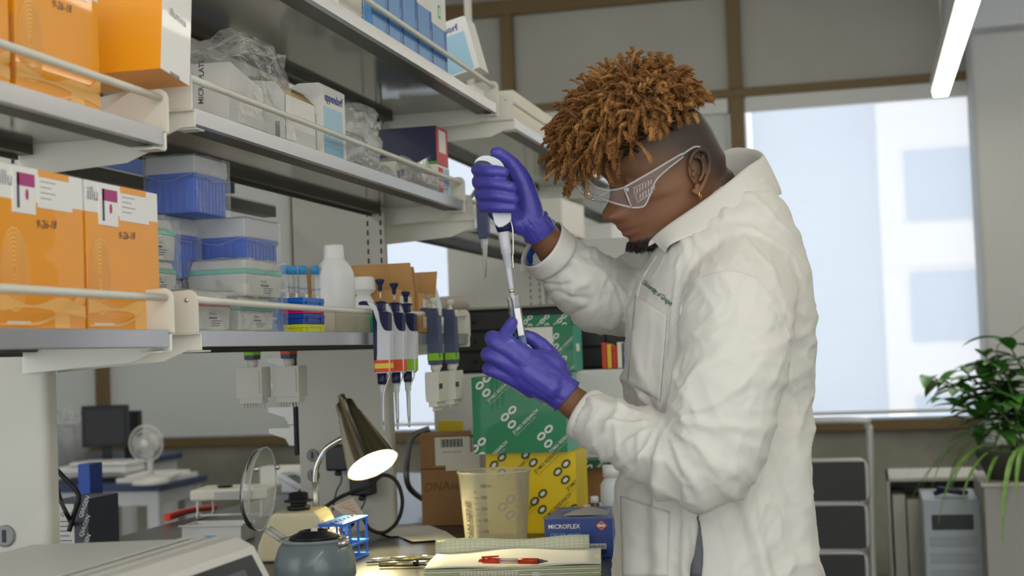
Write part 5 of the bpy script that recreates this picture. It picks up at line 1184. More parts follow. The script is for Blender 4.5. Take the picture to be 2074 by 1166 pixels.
b = MB(); b.ball((wg*.40, .09, hg+.006), (.026, .018, .013), sub=3).ball((wg*.52, .085, hg+.003), (.02, .014, .012), sub=3)
fuse(b, 'glove_tuft', glove_m, t, .002, 3, fn=lambda co, n: co+n*.004*noise.noise(co*120))
# notebook
n0 = bz(878, 1166); nb0 = az(878, 1125, ZB); 
t = thing('notebook', 'open lab notebook with squared pages lying at the front of the bench', 'notebook', az(1045, 1150, ZB)+Vector((0, 0, .0008)), (0, 0, radians(10))); pgm = mat('page_cream', (236, 236, 214), .8); grn = mat('pad_edge_green', (196, 206, 160), .8)
b = MB()
for k in range(6): b.box(-.165+.001*(k % 2), .168+.002*k % .004, -.16, .075, .004*k, .004*k+.0034, 1 if k % 2 else 0)
b.build('page_block', [pgm, grn], t, bevel=.0008)
V0 = [(-.165, .075), (-.160, .085), (-.152, .096)]
rowsN = [[Vector((-.165+.335*i/10, -.158+.225*j/10, .0245+.004*sin(pi*i/10)*(j/10)+(.002*sin(i*.9+j*.4)))) for i in range(11)] for j in range(11)]
b = MB(); VV = [[b.bm.verts.new(p) for p in r] for r in rowsN]
for j in range(10):
    for i in range(10): b.bm.faces.new((VV[j][i], VV[j][i+1], VV[j+1][i+1], VV[j+1][i])).smooth = True
b.build('top_page', paper, t, solid=.0006)
rowsN = [[Vector((-.168+.315*i/12, .068+.016*j/6, .022+.026*sin(pi*.5*j/6)+.003*sin(i*.7))) for i in range(13)] for j in range(7)]
b = MB(); VV = [[b.bm.verts.new(p) for p in r] for r in rowsN]
for j in range(6):
    for i in range(12): b.bm.faces.new((VV[j][i], VV[j][i+1], VV[j+1][i+1], VV[j+1][i])).smooth = True
b.build('curled_back_page', pgm, t, solid=.001)
b = MB()
for j in range(7):
    b.tube([Vector((-.167+.313*i/12, .067+.016*j/6, .0225+.026*sin(pi*.5*j/6)+.003*sin(i*.7))) for i in range(13)], .0003, 4)
for i in range(32):
    f_ = i/31*12; b.tube([Vector((-.168+.315*f_/12, .0672+.016*j/6, .0226+.026*sin(pi*.5*j/6)+.003*sin(f_*.7))) for j in range(7)], .0003, 4)
b.build('ruled_grid', mat('grid_green', (190, 206, 170), .8), t)
# pens
def pen_between(name, label, a, b_, z, r, parts, cat='pen'):
    A = az(*a, z); Bp = az(*b_, z); d_ = (Bp-A); L = d_.length; t = thing(name, label, cat, A, (0, 0, math.atan2(d_.y, d_.x))); M = RY(90)
    for nm, s0, s1, r0, r1, m in parts:
        MB().lathe([(0, s0*L), (r0*r, s0*L), (r1*r, s1*L), (0, s1*L)], 16, M=T(0, 0, 0) @ M).build(nm, m, t)
    return t, L
redp = mat('pen_red', (214, 62, 30), .35); clr = film('pen_clear', (220, 214, 210), op=.5, edge=.6)
zp = ZB+.0345
t, L = pen_between('ballpoint_pen', 'red and clear ballpoint pen lying on the open notebook', (970, 1135), (1110, 1136), zp, .0055, (('push_button', 0, .06, .6, .6, redp), ('clip_section', .06, .30, 1, 1, redp), ('barrel', .30, .58, .95, .95, clr), ('grip', .58, .86, 1.05, 1.05, redp), ('tip_cone', .86, 1, .9, .12, mat('pen_grey', (110, 108, 104), .3, metal=.6))))
MB().prism([(.03, .004), (.12, .009), (.30*L/L*.045, .0065)] if False else [(.006, .004), (.040, .0075), (.040, .010), (.006, .008)], -.002, .002).build('clip', redp, t)
MB().tube([(.29*L, 0, 0), (.6*L, 0, 0)], .0016, 8).build('ink_refill', redp, t)
pen_between('silver_pen', 'silver metal pen lying left of the notebook, behind the other one', (742, 1136), (880, 1128), ZB+.0075, .0058, (('cap', 0, .35, .8, 1, steel), ('barrel', .35, .82, 1, 1, mat('pen_gold', (206, 196, 150), .25, metal=.8)), ('end', .82, 1, 1, .7, steel)))
pen_between('silver_pen', 'pale metal pen with dark ring lying in front of the silver one', (768, 1143), (880, 1140), ZB+.0075, .0058, (('barrel', 0, .62, .9, 1, mat('pen_gold', (206, 196, 150))), ('ring', .62, .72, 1.02, 1.02, black), ('cap', .72, 1, 1, .9, steel)))
# strip of clear tubes on the notebook
t = thing('tube_strip_rack', 'clear ribbed plastic strip lying on the notebook at the bottom edge', 'rack', az(995, 1164, ZB+.03)); b = MB()
for i in range(17): b.lathe([(.0032, -.006), (.0034, .006), (.003, .0075), (0, .0076)], 10, M=T(-.056+i*.0064, 0, 0) @ RX(0))
b.box(-.058, .052, -.003, .003, -.0005, .0008).build('strip', film('strip_plastic', (236, 234, 220), op=.5, edge=.6), t)
MB().box(.075, .09, -.004, .004, -.004, .006).build('end_clip', MC['strip_plastic'], t, bevel=.001)
# papers
for P, lbx in (([(735, 1068), (858, 1058), (905, 1078), (790, 1085)], 'loose white sheet lying under the kraft box'), ([(800, 1083), (900, 1074), (925, 1090), (835, 1096)], 'loose white sheet lying in front of the kraft box'), ([(690, 1010), (735, 1000), (750, 1030), (700, 1040)], 'crumpled printed sheet lying behind the lamp')):
    c = bz(*P[0]); o = MB().poly([az(a, b_, ZB+.0015+.001*i)-c for i, (a, b_) in enumerate(P)]).build('paper_sheet', paper, loc=c, solid=.0006); tag(o, lbx, 'paper')
# kraft DNAse box
p = bz(856, 1066); p1 = bz(958, 1062); wd = (p1-p).length; sc = (p-CAM).dot(FW)/3000
t = thing('cardboard_box', 'brown cardboard box marked DNAse, left of the beaker', 'box', p, (0, 0, math.atan2(p1.y-p.y, p1.x-p.x))); hk = 183*sc
b = MB().box(0, wd, 0, .16, 0, hk*.62).box(-.0, wd, -.0, .16, hk*.63, hk); b.text('DNAse', .030, on_my(.006, -.0008, hk*.38, .05), 1, shear=.2)
b.box(wd*.3, wd*1.0, -.001, 0, hk*.66, hk*.97, 2)
for k in range(18): b.box(wd*(.42+.024*k), wd*(.42+.024*k+.009+.006*(k % 3)), -.0014, -.001, hk*.86, hk*.95, 3)
b.text('Reagents, keep dry', .006, on_my(wd*.45, -.0014, hk*.80), 3)
b.build('carton', [kraft_dark, mat('faint_marker', (110, 80, 52), .8), mat('label_paper', (216, 212, 200), .7), ink], t, bevel=.0015)
MB().box(wd*.5, wd*1.18, -.0022, -.0012, hk*.60, hk*.80).build('loose_label', MC['label_paper'], t)
# ZYMO boxes
zg = mat('printed_green', (24, 124, 78), .35, coat=.3, vary=(5, (30, 136, 88))); zy = mat('printed_yellow', (238, 206, 20), .4, coat=.2); zteal = mat('pale_teal_side', (92, 176, 158), .4); zgreyp = mat('olive_print', (84, 84, 30), .5)
def zlogo(b, M, s, mi, fill=None):
    for (cx_, cz_) in ((-.32, .62), (.32, .62), (-.32, 0)):
        A_ = [(cx_+.30*cos(a)*1, cz_+.22*sin(a)) for a in [2*pi*j/24 for j in range(24)]]; B_ = [(cx_+.17*cos(a), cz_+.10*sin(a)) for a in [2*pi*j/24 for j in range(24)]]
        for j in range(24):
            q = [A_[j], A_[(j+1) % 24], B_[(j+1) % 24], B_[j]]; b.poly([(x*s, z*s, 0) for x, z in q], mi, M=M)
        if fill is not None: b.poly([(x*s, z*s, 0) for x, z in B_], fill, M=M)
    b.text('ZYMO RESEARCH', .27*s, M @ T(-.65*s, -.55*s, 0), mi, bold=.01); b.text('The Beauty of Science is to Make Things Simple', .09*s, M @ T(-.65*s, -.72*s, 0), mi)
def zymo(label, a, b_, top, D0, dep, body, pm, z0, marks, side=None, fill=None):
    A = ad(*a, D0); A.z = z0; B_ = ay(b_[0], b_[1], A.y+.02); w = (B_.x-A.x); h = ay(a[0], top, A.y).z-z0
    t = thing('kit_box', label, 'box', A, (0, 0, radians(2)), 'green and yellow printed kit boxes'); b = MB().box(0, w, 0, dep, 0, h, 0)
    for (u, v, s, r) in marks:
        M = on_my(u*w, -.0009, v*h, radians(r)); zlogo(b, M, s, 1, 2 if fill else None)
    # keep the printing on the face
    bmesh.ops.bisect_plane(b.bm, geom=b.bm.verts[:]+b.bm.edges[:]+b.bm.faces[:], plane_co=(w, 0, 0), plane_no=(1, 0, 0), clear_outer=True, clear_inner=False)
    bmesh.ops.bisect_plane(b.bm, geom=b.bm.verts[:]+b.bm.edges[:]+b.bm.faces[:], plane_co=(0, 0, 0), plane_no=(-1, 0, 0), clear_outer=True, clear_inner=False)
    bmesh.ops.bisect_plane(b.bm, geom=b.bm.verts[:]+b.bm.edges[:]+b.bm.faces[:], plane_co=(0, 0, h), plane_no=(0, 0, 1), clear_outer=True, clear_inner=False)
    bmesh.ops.bisect_plane(b.bm, geom=b.bm.verts[:]+b.bm.edges[:]+b.bm.faces[:], plane_co=(0, 0, 0), plane_no=(0, 0, -1), clear_outer=True, clear_inner=False)
    b.box(.0005, w-.0005, .0005, dep-.0005, .0005, h-.0005, 0)
    b.build('carton', [body, pm, paper], t)
    if side: MB().box(w, w+.0008, 0, dep, 0, h).build('side_panel', side, t)
    return t, w, h
ty, wy, hy = zymo('yellow printed kit box standing under the large green one', (988, 1050), (1172, 1050), 918, 3.52, .17, zy, zgreyp, ZB+.0008, ((.22, .80, .042, 42), (.58, .92, .042, 42), (.93, .70, .042, 42), (.66, .34, .042, 42), (.30, .28, .042, 42), (1.0, .15, .042, 42)), side=mat('yellow_side', (226, 200, 30), .4), fill=1)
ztop = ty.location.z+hy
zymo('large green printed kit box standing on the yellow one', (960, 918), (1152, 918), 764, 3.50, .17, zg, paper, ztop+.001, ((.20, .84, .038, 42), (.46, .42, .038, 42), (.84, .16, .038, 42), (.12, .02, .038, 42), (.78, .80, .038, 42)), side=zteal)
zc = 1.245
tg, wgx, hgx = zymo('green printed kit box with a white label on top of the white cabinet', (1056, 752), (1166, 752), 662, 3.86, .14, zg, paper, zc+.001, ((.72, .6, .03, 42), (.85, .1, .03, 42), (.15, .2, .03, 42)), side=zteal)
MB().box(.01, wgx*.62, -.0022, -.0012, hgx*.45, hgx*.98).build('white_label', paper, tg); MB().box(.0, .05, wgx+.001, wgx+.0016, .05, .07, M=RZ(-90) @ T(-.09, 0, 0)).build('side_sticker', paper, tg)
b = MB()
zymo('flat green printed kit box lying on the labelled green box', (1052, 663), (1158, 658), 640, 3.87, .13, zg, paper, zc+hgx+.002, ((.25, .2, .026, 42), (.58, .2, .026, 42), (.92, .2, .026, 42)))
zymo('dark green printed kit box behind the yellow one near the white coat', (1184, 1000), (1246, 1000), 932, 3.75, .10, mat('deeper_green', (20, 96, 62), .45), paper, 1.0, ((.3, .4, .03, 42),), side=zteal)
t = thing('cardboard_box', 'small brown box supporting the dark green kit box', 'box', ad(1190, 1060, 3.78)*1.0); t.location.z = ZB+.0008
MB().box(0, .09, 0, .10, 0, .128).build('carton', kraft_dark, t, bevel=.001)
# white cabinet with black drawers on it
t = thing('white_cabinet', 'large white bench cabinet with a yellow label behind the kit boxes', 'cabinet', (-.86, 3.84, ZB+.0008)); hcab = zc-ZB-.001
MB().box(-.28, .30, 0, .45, 0, hcab*.55).box(-.28, .30, 0, .45, hcab*.56, hcab).build('body', mat('cabinet_white', (222, 224, 218), .45), t, bevel=.006)
lq = ay(888, 880, 3.84)-t.location; MB().box(lq.x, lq.x+.07, -.002, 0, lq.z, lq.z+.036).build('yellow_label', mat('label_yellow', (230, 206, 60), .5), t)
t = thing('drawer_cabinet', 'black drawer cabinet standing on the white cabinet at the level of the held tubes', 'cabinet', (-.86, 4.02, zc+.001)); blk = mat('black_drawer', (36, 36, 36), .5)
MB().box(-.33, .42, 0, .40, 0, .175).build('case', blk, t, bevel=.003)
for k in range(3):
    for j in range(3):
        d = MB().box(-.325+.247*j, -.083+.247*j, -.010, 0, .006+.056*k, .056+.056*k).build('drawer', mat('drawer_front', (44, 44, 44), .45), t, bevel=.002)
        MB().ball((-.204+.247*j, -.012, .031+.056*k), .006).build('knob', black, d)
MB().box(-.34, .43, -.012, .41, .176, .182).build('top_plate', mat('plate_olive', (150, 148, 130), .5), t)
t = thing('snack_box', 'small colourful red and yellow packets standing on the white cabinet beside the coat', 'packet', ay(1236, 733, 3.93)); t.location.z = zc+.001
for k, c in enumerate(((214, 70, 40), (238, 190, 60), (206, 50, 40), (240, 226, 200), (60, 90, 150))):
    MB().box(-.022+k*.014, -.010+k*.014, 0, .05, 0, .070-.004*(k % 3)).build('packet', mat('packet_%d' % k, c, .4), t, bevel=.001)
t = thing('grey_panel_case', 'grey metal case standing on the black drawers, out of focus', 'case', (-.68, 4.10, zc+.184))
MB().box(-.16, .36, 0, .25, 0, .18).build('body', mat('case_grey', (196, 196, 188), .4), t, bevel=.006)
t = thing('round_tin', 'low beige tin standing on the black drawers left of the tubes', 'tin', ay(915, 620, 4.12)); t.location.z = zc+.184
MB().lathe([(0, 0), (.05, 0), (.05, .035), (.048, .037), (0, .037)], 32).build('tin', mat('tin_beige', (196, 186, 172), .5), t)
# bottles by the coat
for px, r, h, lbx in ((1190, .012, .07, 'small pale bottle standing behind the glove box, leftmost'), (1206, .013, .09, 'brown glass vial leaning between the small bottles'), (1222, .011, .075, 'small pale bottle standing right of the brown vial'), (1243, .028, .16, 'white squeeze bottle half hidden behind the coat')):
    p = ad(px, 1060, 3.42); t = thing('small_bottle' if r != .013 else 'glass_vial', lbx, 'bottle', (p.x, p.y, ZB+.0008)); m_ = hdpe if r != .013 else mat('amber_glass', (96, 56, 30), .2, coat=.5)
    MB().lathe([(0, 0), (r, 0), (r, h*.72), (r*.6, h*.82), (r*.6, h*.84)], 24).build('body', m_, t); MB().lathe([(r*.75, h*.83), (r*.75, h), (0, h)], 20).build('cap', wcap, t)
    if r == .013: MB().box(-.004, .006, -r-.001, -r+.002, .01, .05).build('label', paper, t)
# balance, tray, tool, tissue box, handheld meter
p = bz(478, 1050)
t = thing('lab_balance', 'flat cream balance with wire frame feet behind the clear lid', 'balance', (p.x, p.y+.05, p.z), (0, 0, radians(8)))
MB().box(-.13, .09, -.07, .09, .052, .082).build('body', mat('balance_cream', (228, 224, 210), .4), t, bevel=.006, seg=3)
MB().lathe([(.02, .082), (.022, .088), (0, .089)], 24, M=T(-.05, 0, 0)).build('pan_hub', black, t)
for x in (-.11, .07): MB().tube(smoothpath([(x, -.06, .052), (x, -.065, .02), (x, -.06, .004), (x, .07, .004), (x, .075, .052)], 5), .003, 8).build('wire_foot', white, t)
MB().tube([(-.11, -.062, .012), (.07, -.062, .012)], .003, 8).build('wire_bar', white, t)
MB().box(-.06, .05, -.071, -.069, .058, .076).build('display', mat('display_grey', (190, 192, 186), .3), t)
p = bz(450, 1092)
t = thing('white_tray', 'white plastic tray with folded rim in front of the balance', 'tray', (p.x, p.y-.02, p.z), (0, 0, radians(5)))
MB().box(-.075, .075, -.05, .05, 0, .002).box(-.075, .075, -.05, -.048, 0, .042).box(-.075, .075, .048, .05, 0, .042).box(-.075, -.073, -.05, .05, 0, .042).box(.073, .075, -.05, .05, 0, .042).build('tray', white, t)
MB().box(-.08, .08, -.056, -.048, .040, .043).build('rim', white, t)
MB().box(-.02, .01, -.0515, -.05, .006, .018).build('sticker', MC['sky_text'], t)
cable_obj('pliers_handle', 'red plastic covered tool handle lying on the bench behind the tray', [bz(338, 1058)+Vector((0, 0, .013)), bz(370, 1050)+Vector((0, 0, .017)), bz(400, 1043)+Vector((0, 0, .016)), bz(438, 1035)+Vector((0, 0, .012))], [.011]*8+[.0095]*8+[.0085]*8+[.007], mat('handle_red', (216, 52, 36), .4), 'tool')
t = thing('tissue_box', 'white tissue box with a tissue pulled up behind the handheld meter', 'box', bz(610, 1010)+Vector((-.05, .25, 0)))
MB().box(-.11, .11, -.05, .06, 0, .06).build('carton', mat('tissue_carton', (200, 204, 210), .6), t, bevel=.003)
g = bmesh.new(); bmesh.ops.create_icosphere(g, subdivisions=3, radius=1)
for v in g.verts: v.co = Vector((v.co.x*.035, v.co.y*.02, v.co.z*.04+.075))*(1+.35*noise.noise(v.co*2.3))
b = MB(); b.bm.free(); b.bm = g; b.build('tissue', paper, t, smooth=0)
t = thing('handheld_meter', 'navy and white handheld meter lying propped on the tissue box', 'meter', bz(600, 1040)+Vector((0, .1, .045)), (0, radians(28), radians(-12)))
MB().box(-.10, .08, -.03, .03, 0, .02).build('case', [mat('meter_white', (216, 220, 226), .4)], t, bevel=.006, seg=3)
MB().box(-.075, -.03, -.022, .022, .02, .0215).build('display', mat('lcd_grey', (120, 128, 124), .3), t); MB().box(-.02, .08, -.0305, .0305, -.001, .012).build('navy_cover', navy, t, bevel=.003)
t = thing('white_carton', 'long white carton lying on the bench between balance and tissue box', 'box', bz(520, 1010)+Vector((0, .35, 0)))
MB().box(-.12, .12, -.04, .04, 0, .075).build('carton', paper, t, bevel=.002)
# QIAGEN box and things at the far left
p = ax(119, 1090, -1.80); t = thing('kit_carton', 'dark grey and white carton printed QIAGEN behind the cream column', 'box', (p.x, p.y, ZB+.0008)); dk = mat('slate_card', (58, 64, 76), .5); sc = (p-CAM).dot(FW)/3000; hq = 120*sc; wq = 34*sc*1.0
b = MB().box(0, .075, 0, .14, 0, hq); b.box(.002, .040, -.0008, 0, 0, hq*.92, 1); b.text('QIAGEN', .013, on_my(.006, -.0014, hq*.72), 2); 
for k in range(6): b.box(.005, .034-.006*(k % 2), -.0014, -.0008, hq*(.62-.08*k), hq*(.635-.08*k), 2)
for k in range(3): b.text('QIAGEN', .014, on_my(.060, -.0012, hq*(.04+.32*k), radians(66)), 1, bold=.02)
b.build('carton', [dk, mat('card_grey', (196, 196, 190), .6), ink], t, bevel=.001)
t = thing('blue_carton', 'blue carton edge showing above the QIAGEN carton'.replace('QIAGEN', 'slate'), 'box', (p.x-.02, p.y+.16, ZB+.0008)); MB().box(-.02, .012, 0, .06, 0, hq*1.5).build('carton', mat('royal_blue_card', (34, 72, 160), .5), t, bevel=.002)
cb_ = (p-CAM).dot(FW)-.12
cable_obj('power_cable', 'thick black cable curving down in front of the dark printed carton', [ad(112, 948, cb_), ad(128, 965, cb_), ad(152, 990, cb_), ad(160, 1010, cb_), ad(150, 1040, cb_), ad(140, 1075, cb_)], .0055)
cable_obj('power_cable', 'second black cable crossing the dark printed carton', [ad(112, 975, cb_), ad(122, 1010, cb_), ad(140, 1050, cb_), bz(160, 1090)+Vector((0, 0, .005))], .005)
cable_obj('metal_hose', 'grey bent metal hose behind the lamp and the kraft box', [bz(835, 1040)+Vector((0, .2, 0)), ad(828, 985, 3.9), ad(826, 920, 3.9), ad(838, 882, 3.9), ad(870, 868, 3.9)], .008, mat('hose_grey', (150, 150, 148), .35, metal=.6), 'hose')
# ------------------------------------------------------------------ far tables on the left
bluet = mat('blue_table_top', (52, 68, 104), .45); legw = mat('table_leg_white', (206, 208, 210), .45)
def table(label, c, w, d, h, rz=0):
    t = thing('work_table', label, 'table', (c[0], c[1], 0), (0, 0, radians(rz)), 'blue topped work tables')
    MB().box(-w/2, w/2, -d/2, d/2, h-.032, h).build('table_top', bluet, t, bevel=.004)
    MB().box(-w/2+.03, w/2-.03, -d/2+.03, d/2-.03, h-.10, h-.033).build('apron', legw, t)
    for sx in (-1, 1):
        for sy in (-1, 1): MB().box(sx*(w/2-.055)-.03, sx*(w/2-.055)+.03, sy*(d/2-.055)-.03, sy*(d/2-.055)+.03, 0, h-.033).build('leg', legw, t, bevel=.004)
    return t
a = az(268, 932, .80); table('farther blue topped table carrying the monitors and the foam tray', (a.x-.75, a.y+.30), 1.5, .60, .80)
c = az(412, 962, .76); table('lower blue topped table with white legs carrying the fan', (c.x-.36, c.y-.20), .72, .50, .76)
scr = mat('monitor_black', (34, 35, 40), .6)
def monitor(label, px0, px1, py0, py1, D, rz, zt=.80):
    A = ad((px0+px1)/2, py1, D); w = (px1-px0)/F_PX*D; h = (py1-py0)/F_PX*D
    t = thing('monitor', label, 'monitor', (A.x, A.y, zt+.001), (0, 0, radians(rz)), 'black monitors on the far table'); z0 = A.z-zt
    MB().box(-w/2, w/2, -.02, .02, z0, z0+h).build('screen_housing', scr, t, bevel=.004)
    MB().box(-w/2+.02, w/2-.02, -.0215, -.02, z0+.02, z0+h-.02).build('screen', mat('monitor_glass', (36, 37, 42), .5), t)
    MB().box(-.02, .02, .0, .03, 0, z0+h*.4).build('stand_post', scr, t); MB().box(-.11, .11, -.07, .09, 0, .012).build('stand_base', scr, t, bevel=.004)
monitor('large black monitor on the far table left of the fan', 168, 262, 821, 905, a.y*1.0, 12)
monitor('smaller grey monitor half behind the large black one', 226, 290, 832, 885, a.y+.34, -8)
p = ad(200, 905, a.y-.15)
t = thing('foam_tray', 'white foam tray lying on the far blue table', 'tray', (p.x, p.y, .801)); MB().box(-.17, .19, -.10, .10, 0, .035).box(-.10, .20, -.11, .09, .035, .055).build('tray', white, t, bevel=.012, seg=3)
p = ad(136, 860, a.y+.25)
t = thing('plastic_bin', 'clear bin full of crumpled plastic wrap on the far table', 'bin', (p.x, p.y, .801)); MB().lathe([(0, 0), (.085, 0), (.10, .22), (.115, .22), (.115, .235), (.10, .235)], 28, cap=False).build('bin', film('bin_plastic', (225, 228, 230), op=.45, edge=.4), t)
g = bmesh.new(); bmesh.ops.create_icosphere(g, subdivisions=4, radius=1)
for v in g.verts: v.co = Vector((v.co.x*.13, v.co.y*.10, v.co.z*.12+.15))*(1+.35*noise.noise(v.co*3))
b = MB(); b.bm.free(); b.bm = g; b.build('crumpled_wrap', MC['milky_bag'], t)
# desk fan
p = ad(302, 897, c.y+.1); zt = .761
t = thing('desk_fan', 'small white desk fan with round ribbed grille on the lower table', 'fan', (p.x, p.y, zt)); hz_ = p.z-zt; R0 = 37/3000*(c.y)
M = T(0, 0, hz_) @ RX(90) @ Matrix.Identity(4); b = MB()
for r in (1.0, .72, .42): b.tube([M @ Vector((R0*r*cos(a_), R0*r*sin(a_), .045 if r < 1 else .03)) for a_ in [2*pi*j/40 for j in range(41)]], .0035 if r == 1 else .002, 6)
for j in range(40): a_ = 2*pi*j/40; b.tube([M @ Vector((R0*.25*cos(a_), R0*.25*sin(a_), .05)), M @ Vector((R0*.7*cos(a_), R0*.7*sin(a_), .045)), M @ Vector((R0*cos(a_), R0*sin(a_), .03))], .0013, 4)
b.build('grille', white, t)
b = MB()
for j in range(4):
    a_ = pi/2*j; b.poly([M @ Vector((.02*cos(a_), .02*sin(a_), .02)), M @ Vector((R0*.8*cos(a_-.5), R0*.8*sin(a_-.5), .03)), M @ Vector((R0*.85*cos(a_), R0*.85*sin(a_), .024)), M @ Vector((R0*.8*cos(a_+.5), R0*.8*sin(a_+.5), .012))])
b.build('blade', MC['frosted_tub'], t); MB().lathe([(0, -.05), (.035, -.045), (.04, .0), (.022, .03), (.022, .052), (0, .053)], 24, M=M).build('motor', white, t)
MB().tube([(0, 0, hz_), (0, .01, .03)], [.018, .014], 12).lathe([(0, 0), (.085, 0), (.08, .02), (.03, .035), (0, .036)], 32).build('stand', white, t)
t = thing('paper_stack', 'stack of white paper and envelopes on the lower blue table', 'paper', (c.x-.14, c.y-.2, .761)); MB().box(-.13, .13, -.16, .16, 0, .02).box(-.11, .12, -.15, .14, .02, .032, M=RZ(12)).build('sheets', paper, t)
t = thing('orange_bag', 'orange packet hanging below the far table beside the fan', 'packet', ad(222, 952, a.y-.2)); MB().box(-.05, .06, -.02, .02, -.02, .04).build('packet', orange, t, bevel=.01)
t = thing('waste_bag', 'dark rubbish bag on the floor under the blue table', 'bag', (p.x-.55, p.y-.3, 0))
g = bmesh.new(); bmesh.ops.create_icosphere(g, subdivisions=4, radius=1)
for v in g.verts: v.co = Vector((v.co.x*.2, v.co.y*.15, max(v.co.z, -.95)*.25+.2375))*(1+.15*noise.noise(v.co*3)); v.co.z = max(0, v.co.z)
b = MB(); b.bm.free(); b.bm = g; b.build('film', black, t)
# ------------------------------------------------------------------ right side: step stool, file boxes, computer, plant
D = 5.6; fr_m = mat('ladder_grey', (186, 186, 184), .4, metal=.3); tread = mat('tread_dark', (64, 64, 66), .7, bump=(300, .4, .002))
q0 = ad(1700, 1166, D)
t = thing('step_stool', 'folding step stool with grey tube frame and dark treads below the window', 'stool', (q0.x, q0.y, 0)); TT = Matrix.Translation(-Vector((q0.x, q0.y, 0)))
def lp(px, py, d=D): return ad(px, py, d)
b = MB(); b.tube(smoothpath([Vector((lp(1690, 852).x-.25, lp(1690, 852).y, lp(1690, 852).z)), lp(1735, 851), lp(1757, 862), lp(1762, 900), lp(1768, 1166), Vector((lp(1775, 1166).x, q0.y, .0))], 6), .014, 12)
b.tube(smoothpath([Vector((lp(1690, 852).x-.25, q0.y, lp(1690, 852).z)), Vector((lp(1580, 852).x-.02, q0.y, lp(1580, 852).z-.02)), Vector((lp(1570, 900).x-.02, q0.y, .5)), Vector((lp(1570, 900).x-.04, q0.y, .0))], 6), .014, 12)
b.build('handle_frame', fr_m, t, M=TT)
for py0, py1, zz in ((932, 1016, 0), (1020, 1112, 0), (1118, 1200, 0)):
    x0 = lp(1575, py0).x; x1 = lp(1754, py0).x; z1 = lp(1700, py0).z; z0 = lp(1700, py1).z
    fr = MB().tube([Vector((x, q0.y-.02, z)) for x, z in rrect(x0, x1, z0, z1, .03)+[rrect(x0, x1, z0, z1, .03)[0]]], .010, 8).build('tread_frame', fr_m, t, M=TT)
    MB().box(x0+.005, x1-.005, q0.y-.03, q0.y-.005, z0+.005, z1-.005).build('tread', tread, fr, M=TT)
t = thing('dark_shelf', 'dark low shelf standing behind the step stool', 'shelf', (q0.x-.05, q0.y+.35, 0)); MB().box(-.35, .16, -.12, .12, 0, .42).build('body', mat('shelf_black', (48, 48, 50), .6), t, bevel=.004)
# cabinet with file boxes
bxg = mat('file_box_grey', (192, 190, 182), .6); D2 = 5.9
pA = ad(1795, 968, D2); pB = ad(1990, 968, D2)
t = thing('metal_cabinet', 'pale grey open metal cabinet behind the computer tower', 'cabinet', (pA.x, pA.y, 0)); wA = pB.x-pA.x; hA = pA.z
for a_ in ((0, .012, 0, .45, 0, hA), (wA-.012, wA, 0, .45, 0, hA), (0, wA, .44, .45, 0, hA), (0, wA, 0, .45, hA-.015, hA)): MB().box(*a_).build('panel', bxg, t, bevel=.002)
for k in range(3):
    x = pA.x+.02+k*.055; t = thing('file_folder', ('beige upright binder at the left end of the cabinet', 'beige upright binder in the middle of the three', 'beige upright binder nearest the computer tower')[k], 'binder', (x, pA.y+.03, .001)); MB().box(0, .05, 0, .30, 0, hA-.07-.02*k).build('cover', mat('binder_beige', (206, 204, 192), .6), t, bevel=.003)
pc = ad(1868, 1012, 5.45); pd = ad(1985, 1012, 5.45); wP = pd.x-pc.x
t = thing('computer_tower', 'grey blue computer tower with a dark drive slot in front of the cabinet', 'computer', (pc.x, pc.y, 0)); hP = pc.z
MB().box(0, wP, 0, .42, 0, hP).build('case', mat('tower_grey', (168, 176, 182), .45), t, bevel=.006); MB().box(.03, wP-.03, -.004, 0, hP-.11, hP-.055).build('drive_slot', black, t, bevel=.002)
for k in range(4): MB().box(.02, wP-.02, -.003, 0, hP-.17-.06*k, hP-.135-.06*k).build('drive_bay', mat('bay_grey', (154, 162, 168), .45), t, bevel=.002)
t = thing('cable_bundle', 'small dark bundle lying on top of the computer tower', 'cable', (pc.x+.10, pc.y+.10, hP+.001)); MB().tube(smoothpath([(-.05, 0, .012), (0, .03, .02), (.06, 0, .014), (.02, -.03, .02), (-.04, 0, .03)], 6), .01, 8).build('loop', navy, t)
# plant on a grey box
pE = ad(1992, 985, 5.2); t = thing('plant_stand', 'grey cabinet at the right edge carrying the plant', 'cabinet', (pE.x, pE.y, 0)); hS = pE.z
MB().box(0, .6, 0, .5, 0, hS).build('body', mat('stand_grey', (158, 156, 150), .5), t, bevel=.004); MB().box(-.008, .608, -.008, .508, hS, hS+.012).build('top', mat('stand_top', (186, 180, 166), .5), t)
pl = thing('potted_plant', 'leafy green plants in a dark oval planter at the right edge', 'plant', (pE.x+.20, pE.y+.16, hS+.0125))
MB().lathe([(0, 0), (.15, 0), (.19, .10), (.195, .105), (.19, .11), (.16, .10), (0, .095)], 40, M=Matrix.Diagonal((1.15, .8, 1, 1))).build('planter', mat('planter_dark', (84, 84, 74), .55), pl)
leafm = mat('leaf_green', (52, 112, 44), .35, vary=(14, (84, 144, 56))); leafl = mat('spider_leaf_green', (112, 160, 74), .4, vary=(30, (150, 186, 100)))
rl = random.Random(5)
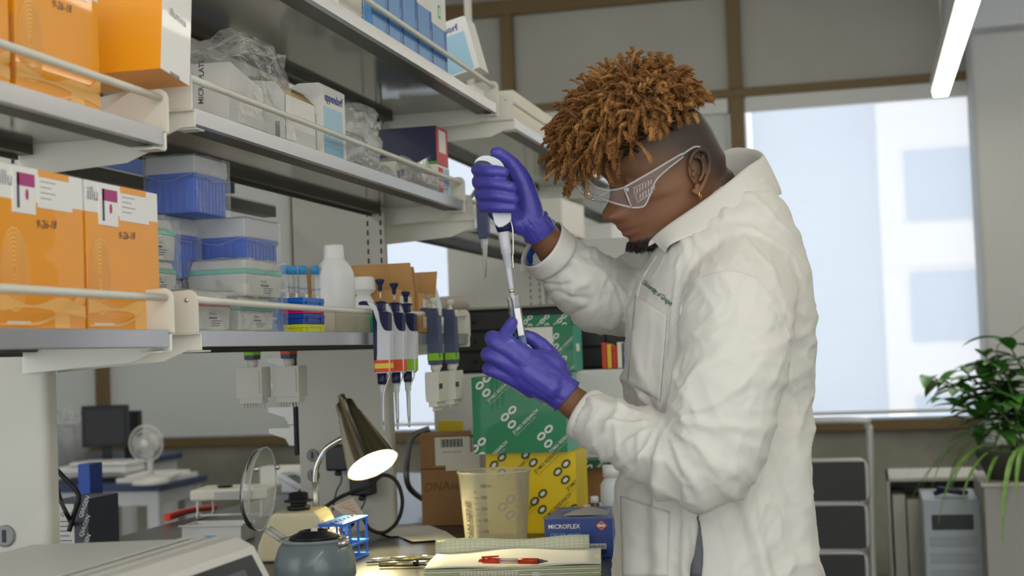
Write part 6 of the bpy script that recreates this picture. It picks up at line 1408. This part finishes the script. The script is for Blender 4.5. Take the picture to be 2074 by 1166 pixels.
def leaf(b, base, d, L, w, droop, fold=.25, n=8):
    d = d.normalized(); side = d.cross(Vector((0, 0, 1))).normalized(); pts = []; p = base.copy(); dd = d.copy()
    rows_ = []
    for i in range(n+1):
        u = i/n; ww = w*(sin(pi*min(1, u**.75))**.9)*.5+.0005; nrm = side.cross(dd).normalized()
        rows_.append([p-side*ww+nrm*ww*fold, p, p+side*ww+nrm*ww*fold]); dd = (dd+Vector((0, 0, -droop/n))).normalized(); p = p+dd*L/n
    V_ = [[b.bm.verts.new(q) for q in r] for r in rows_]
    for i in range(n):
        for j in range(2): b.bm.faces.new((V_[i][j], V_[i][j+1], V_[i+1][j+1], V_[i+1][j])).smooth = True
def stem_leaves(top, n, L, tilt):
    b0 = Vector((rl.uniform(-.08, .08), rl.uniform(-.05, .05), .09)); P = smoothpath([b0, b0.lerp(top, .5)+Vector((0, 0, .05)), top], 6)
    MB().tube(P, [.005-.0025*i/len(P) for i in range(len(P))], 6).build('stem', mat('stem_green', (84, 110, 56), .6), pl)
    for k in range(n):
        u = .35+.65*k/(n-1); q = P[int(u*(len(P)-1))]; a_ = k*2.4+rl.uniform(-.4, .4); b = MB()
        leaf(b, q, Vector((cos(a_), sin(a_)*.8, rl.uniform(.1, .7))), L*rl.uniform(.8, 1.15), L*.38, rl.uniform(.5, 1.3)); b.build('leaf', leafm, pl)
pw0 = pl.location
for (px, py, n) in ((1890, 765, 8), (1945, 745, 9), (1905, 775, 7), (1990, 715, 9), (2040, 690, 10), (2070, 740, 10), (2010, 790, 10), (1960, 850, 10), (2050, 850, 10), (1985, 765, 9), (1930, 820, 9), (2030, 740, 9), (1990, 880, 8), (1945, 790, 8), (2065, 810, 9)):
    stem_leaves(ad(px, py, 5.35+rl.uniform(-.08, .12))-pw0, n, .165, 0)
for k in range(26):
    a_ = rl.uniform(0, 2*pi); b = MB(); leaf(b, Vector((.08*cos(a_), .05*sin(a_), .10)), Vector((cos(a_)-.35, sin(a_)-.3, rl.uniform(.7, 1.6))), rl.uniform(.30, .52), .017, rl.uniform(2.2, 3.8), .4, 14); b.build('blade_leaf', leafl, pl)
t = thing('twig', 'thin dry twig rising from the plant at the right edge', 'twig', ad(2010, 800, 5.4)); MB().tube([(0, 0, 0), ad(2020, 700, 5.4)-t.location, ad(2074, 662, 5.4)-t.location], .003, 6).build('stalk', mat('dry_stalk', (150, 140, 120), .7), t)
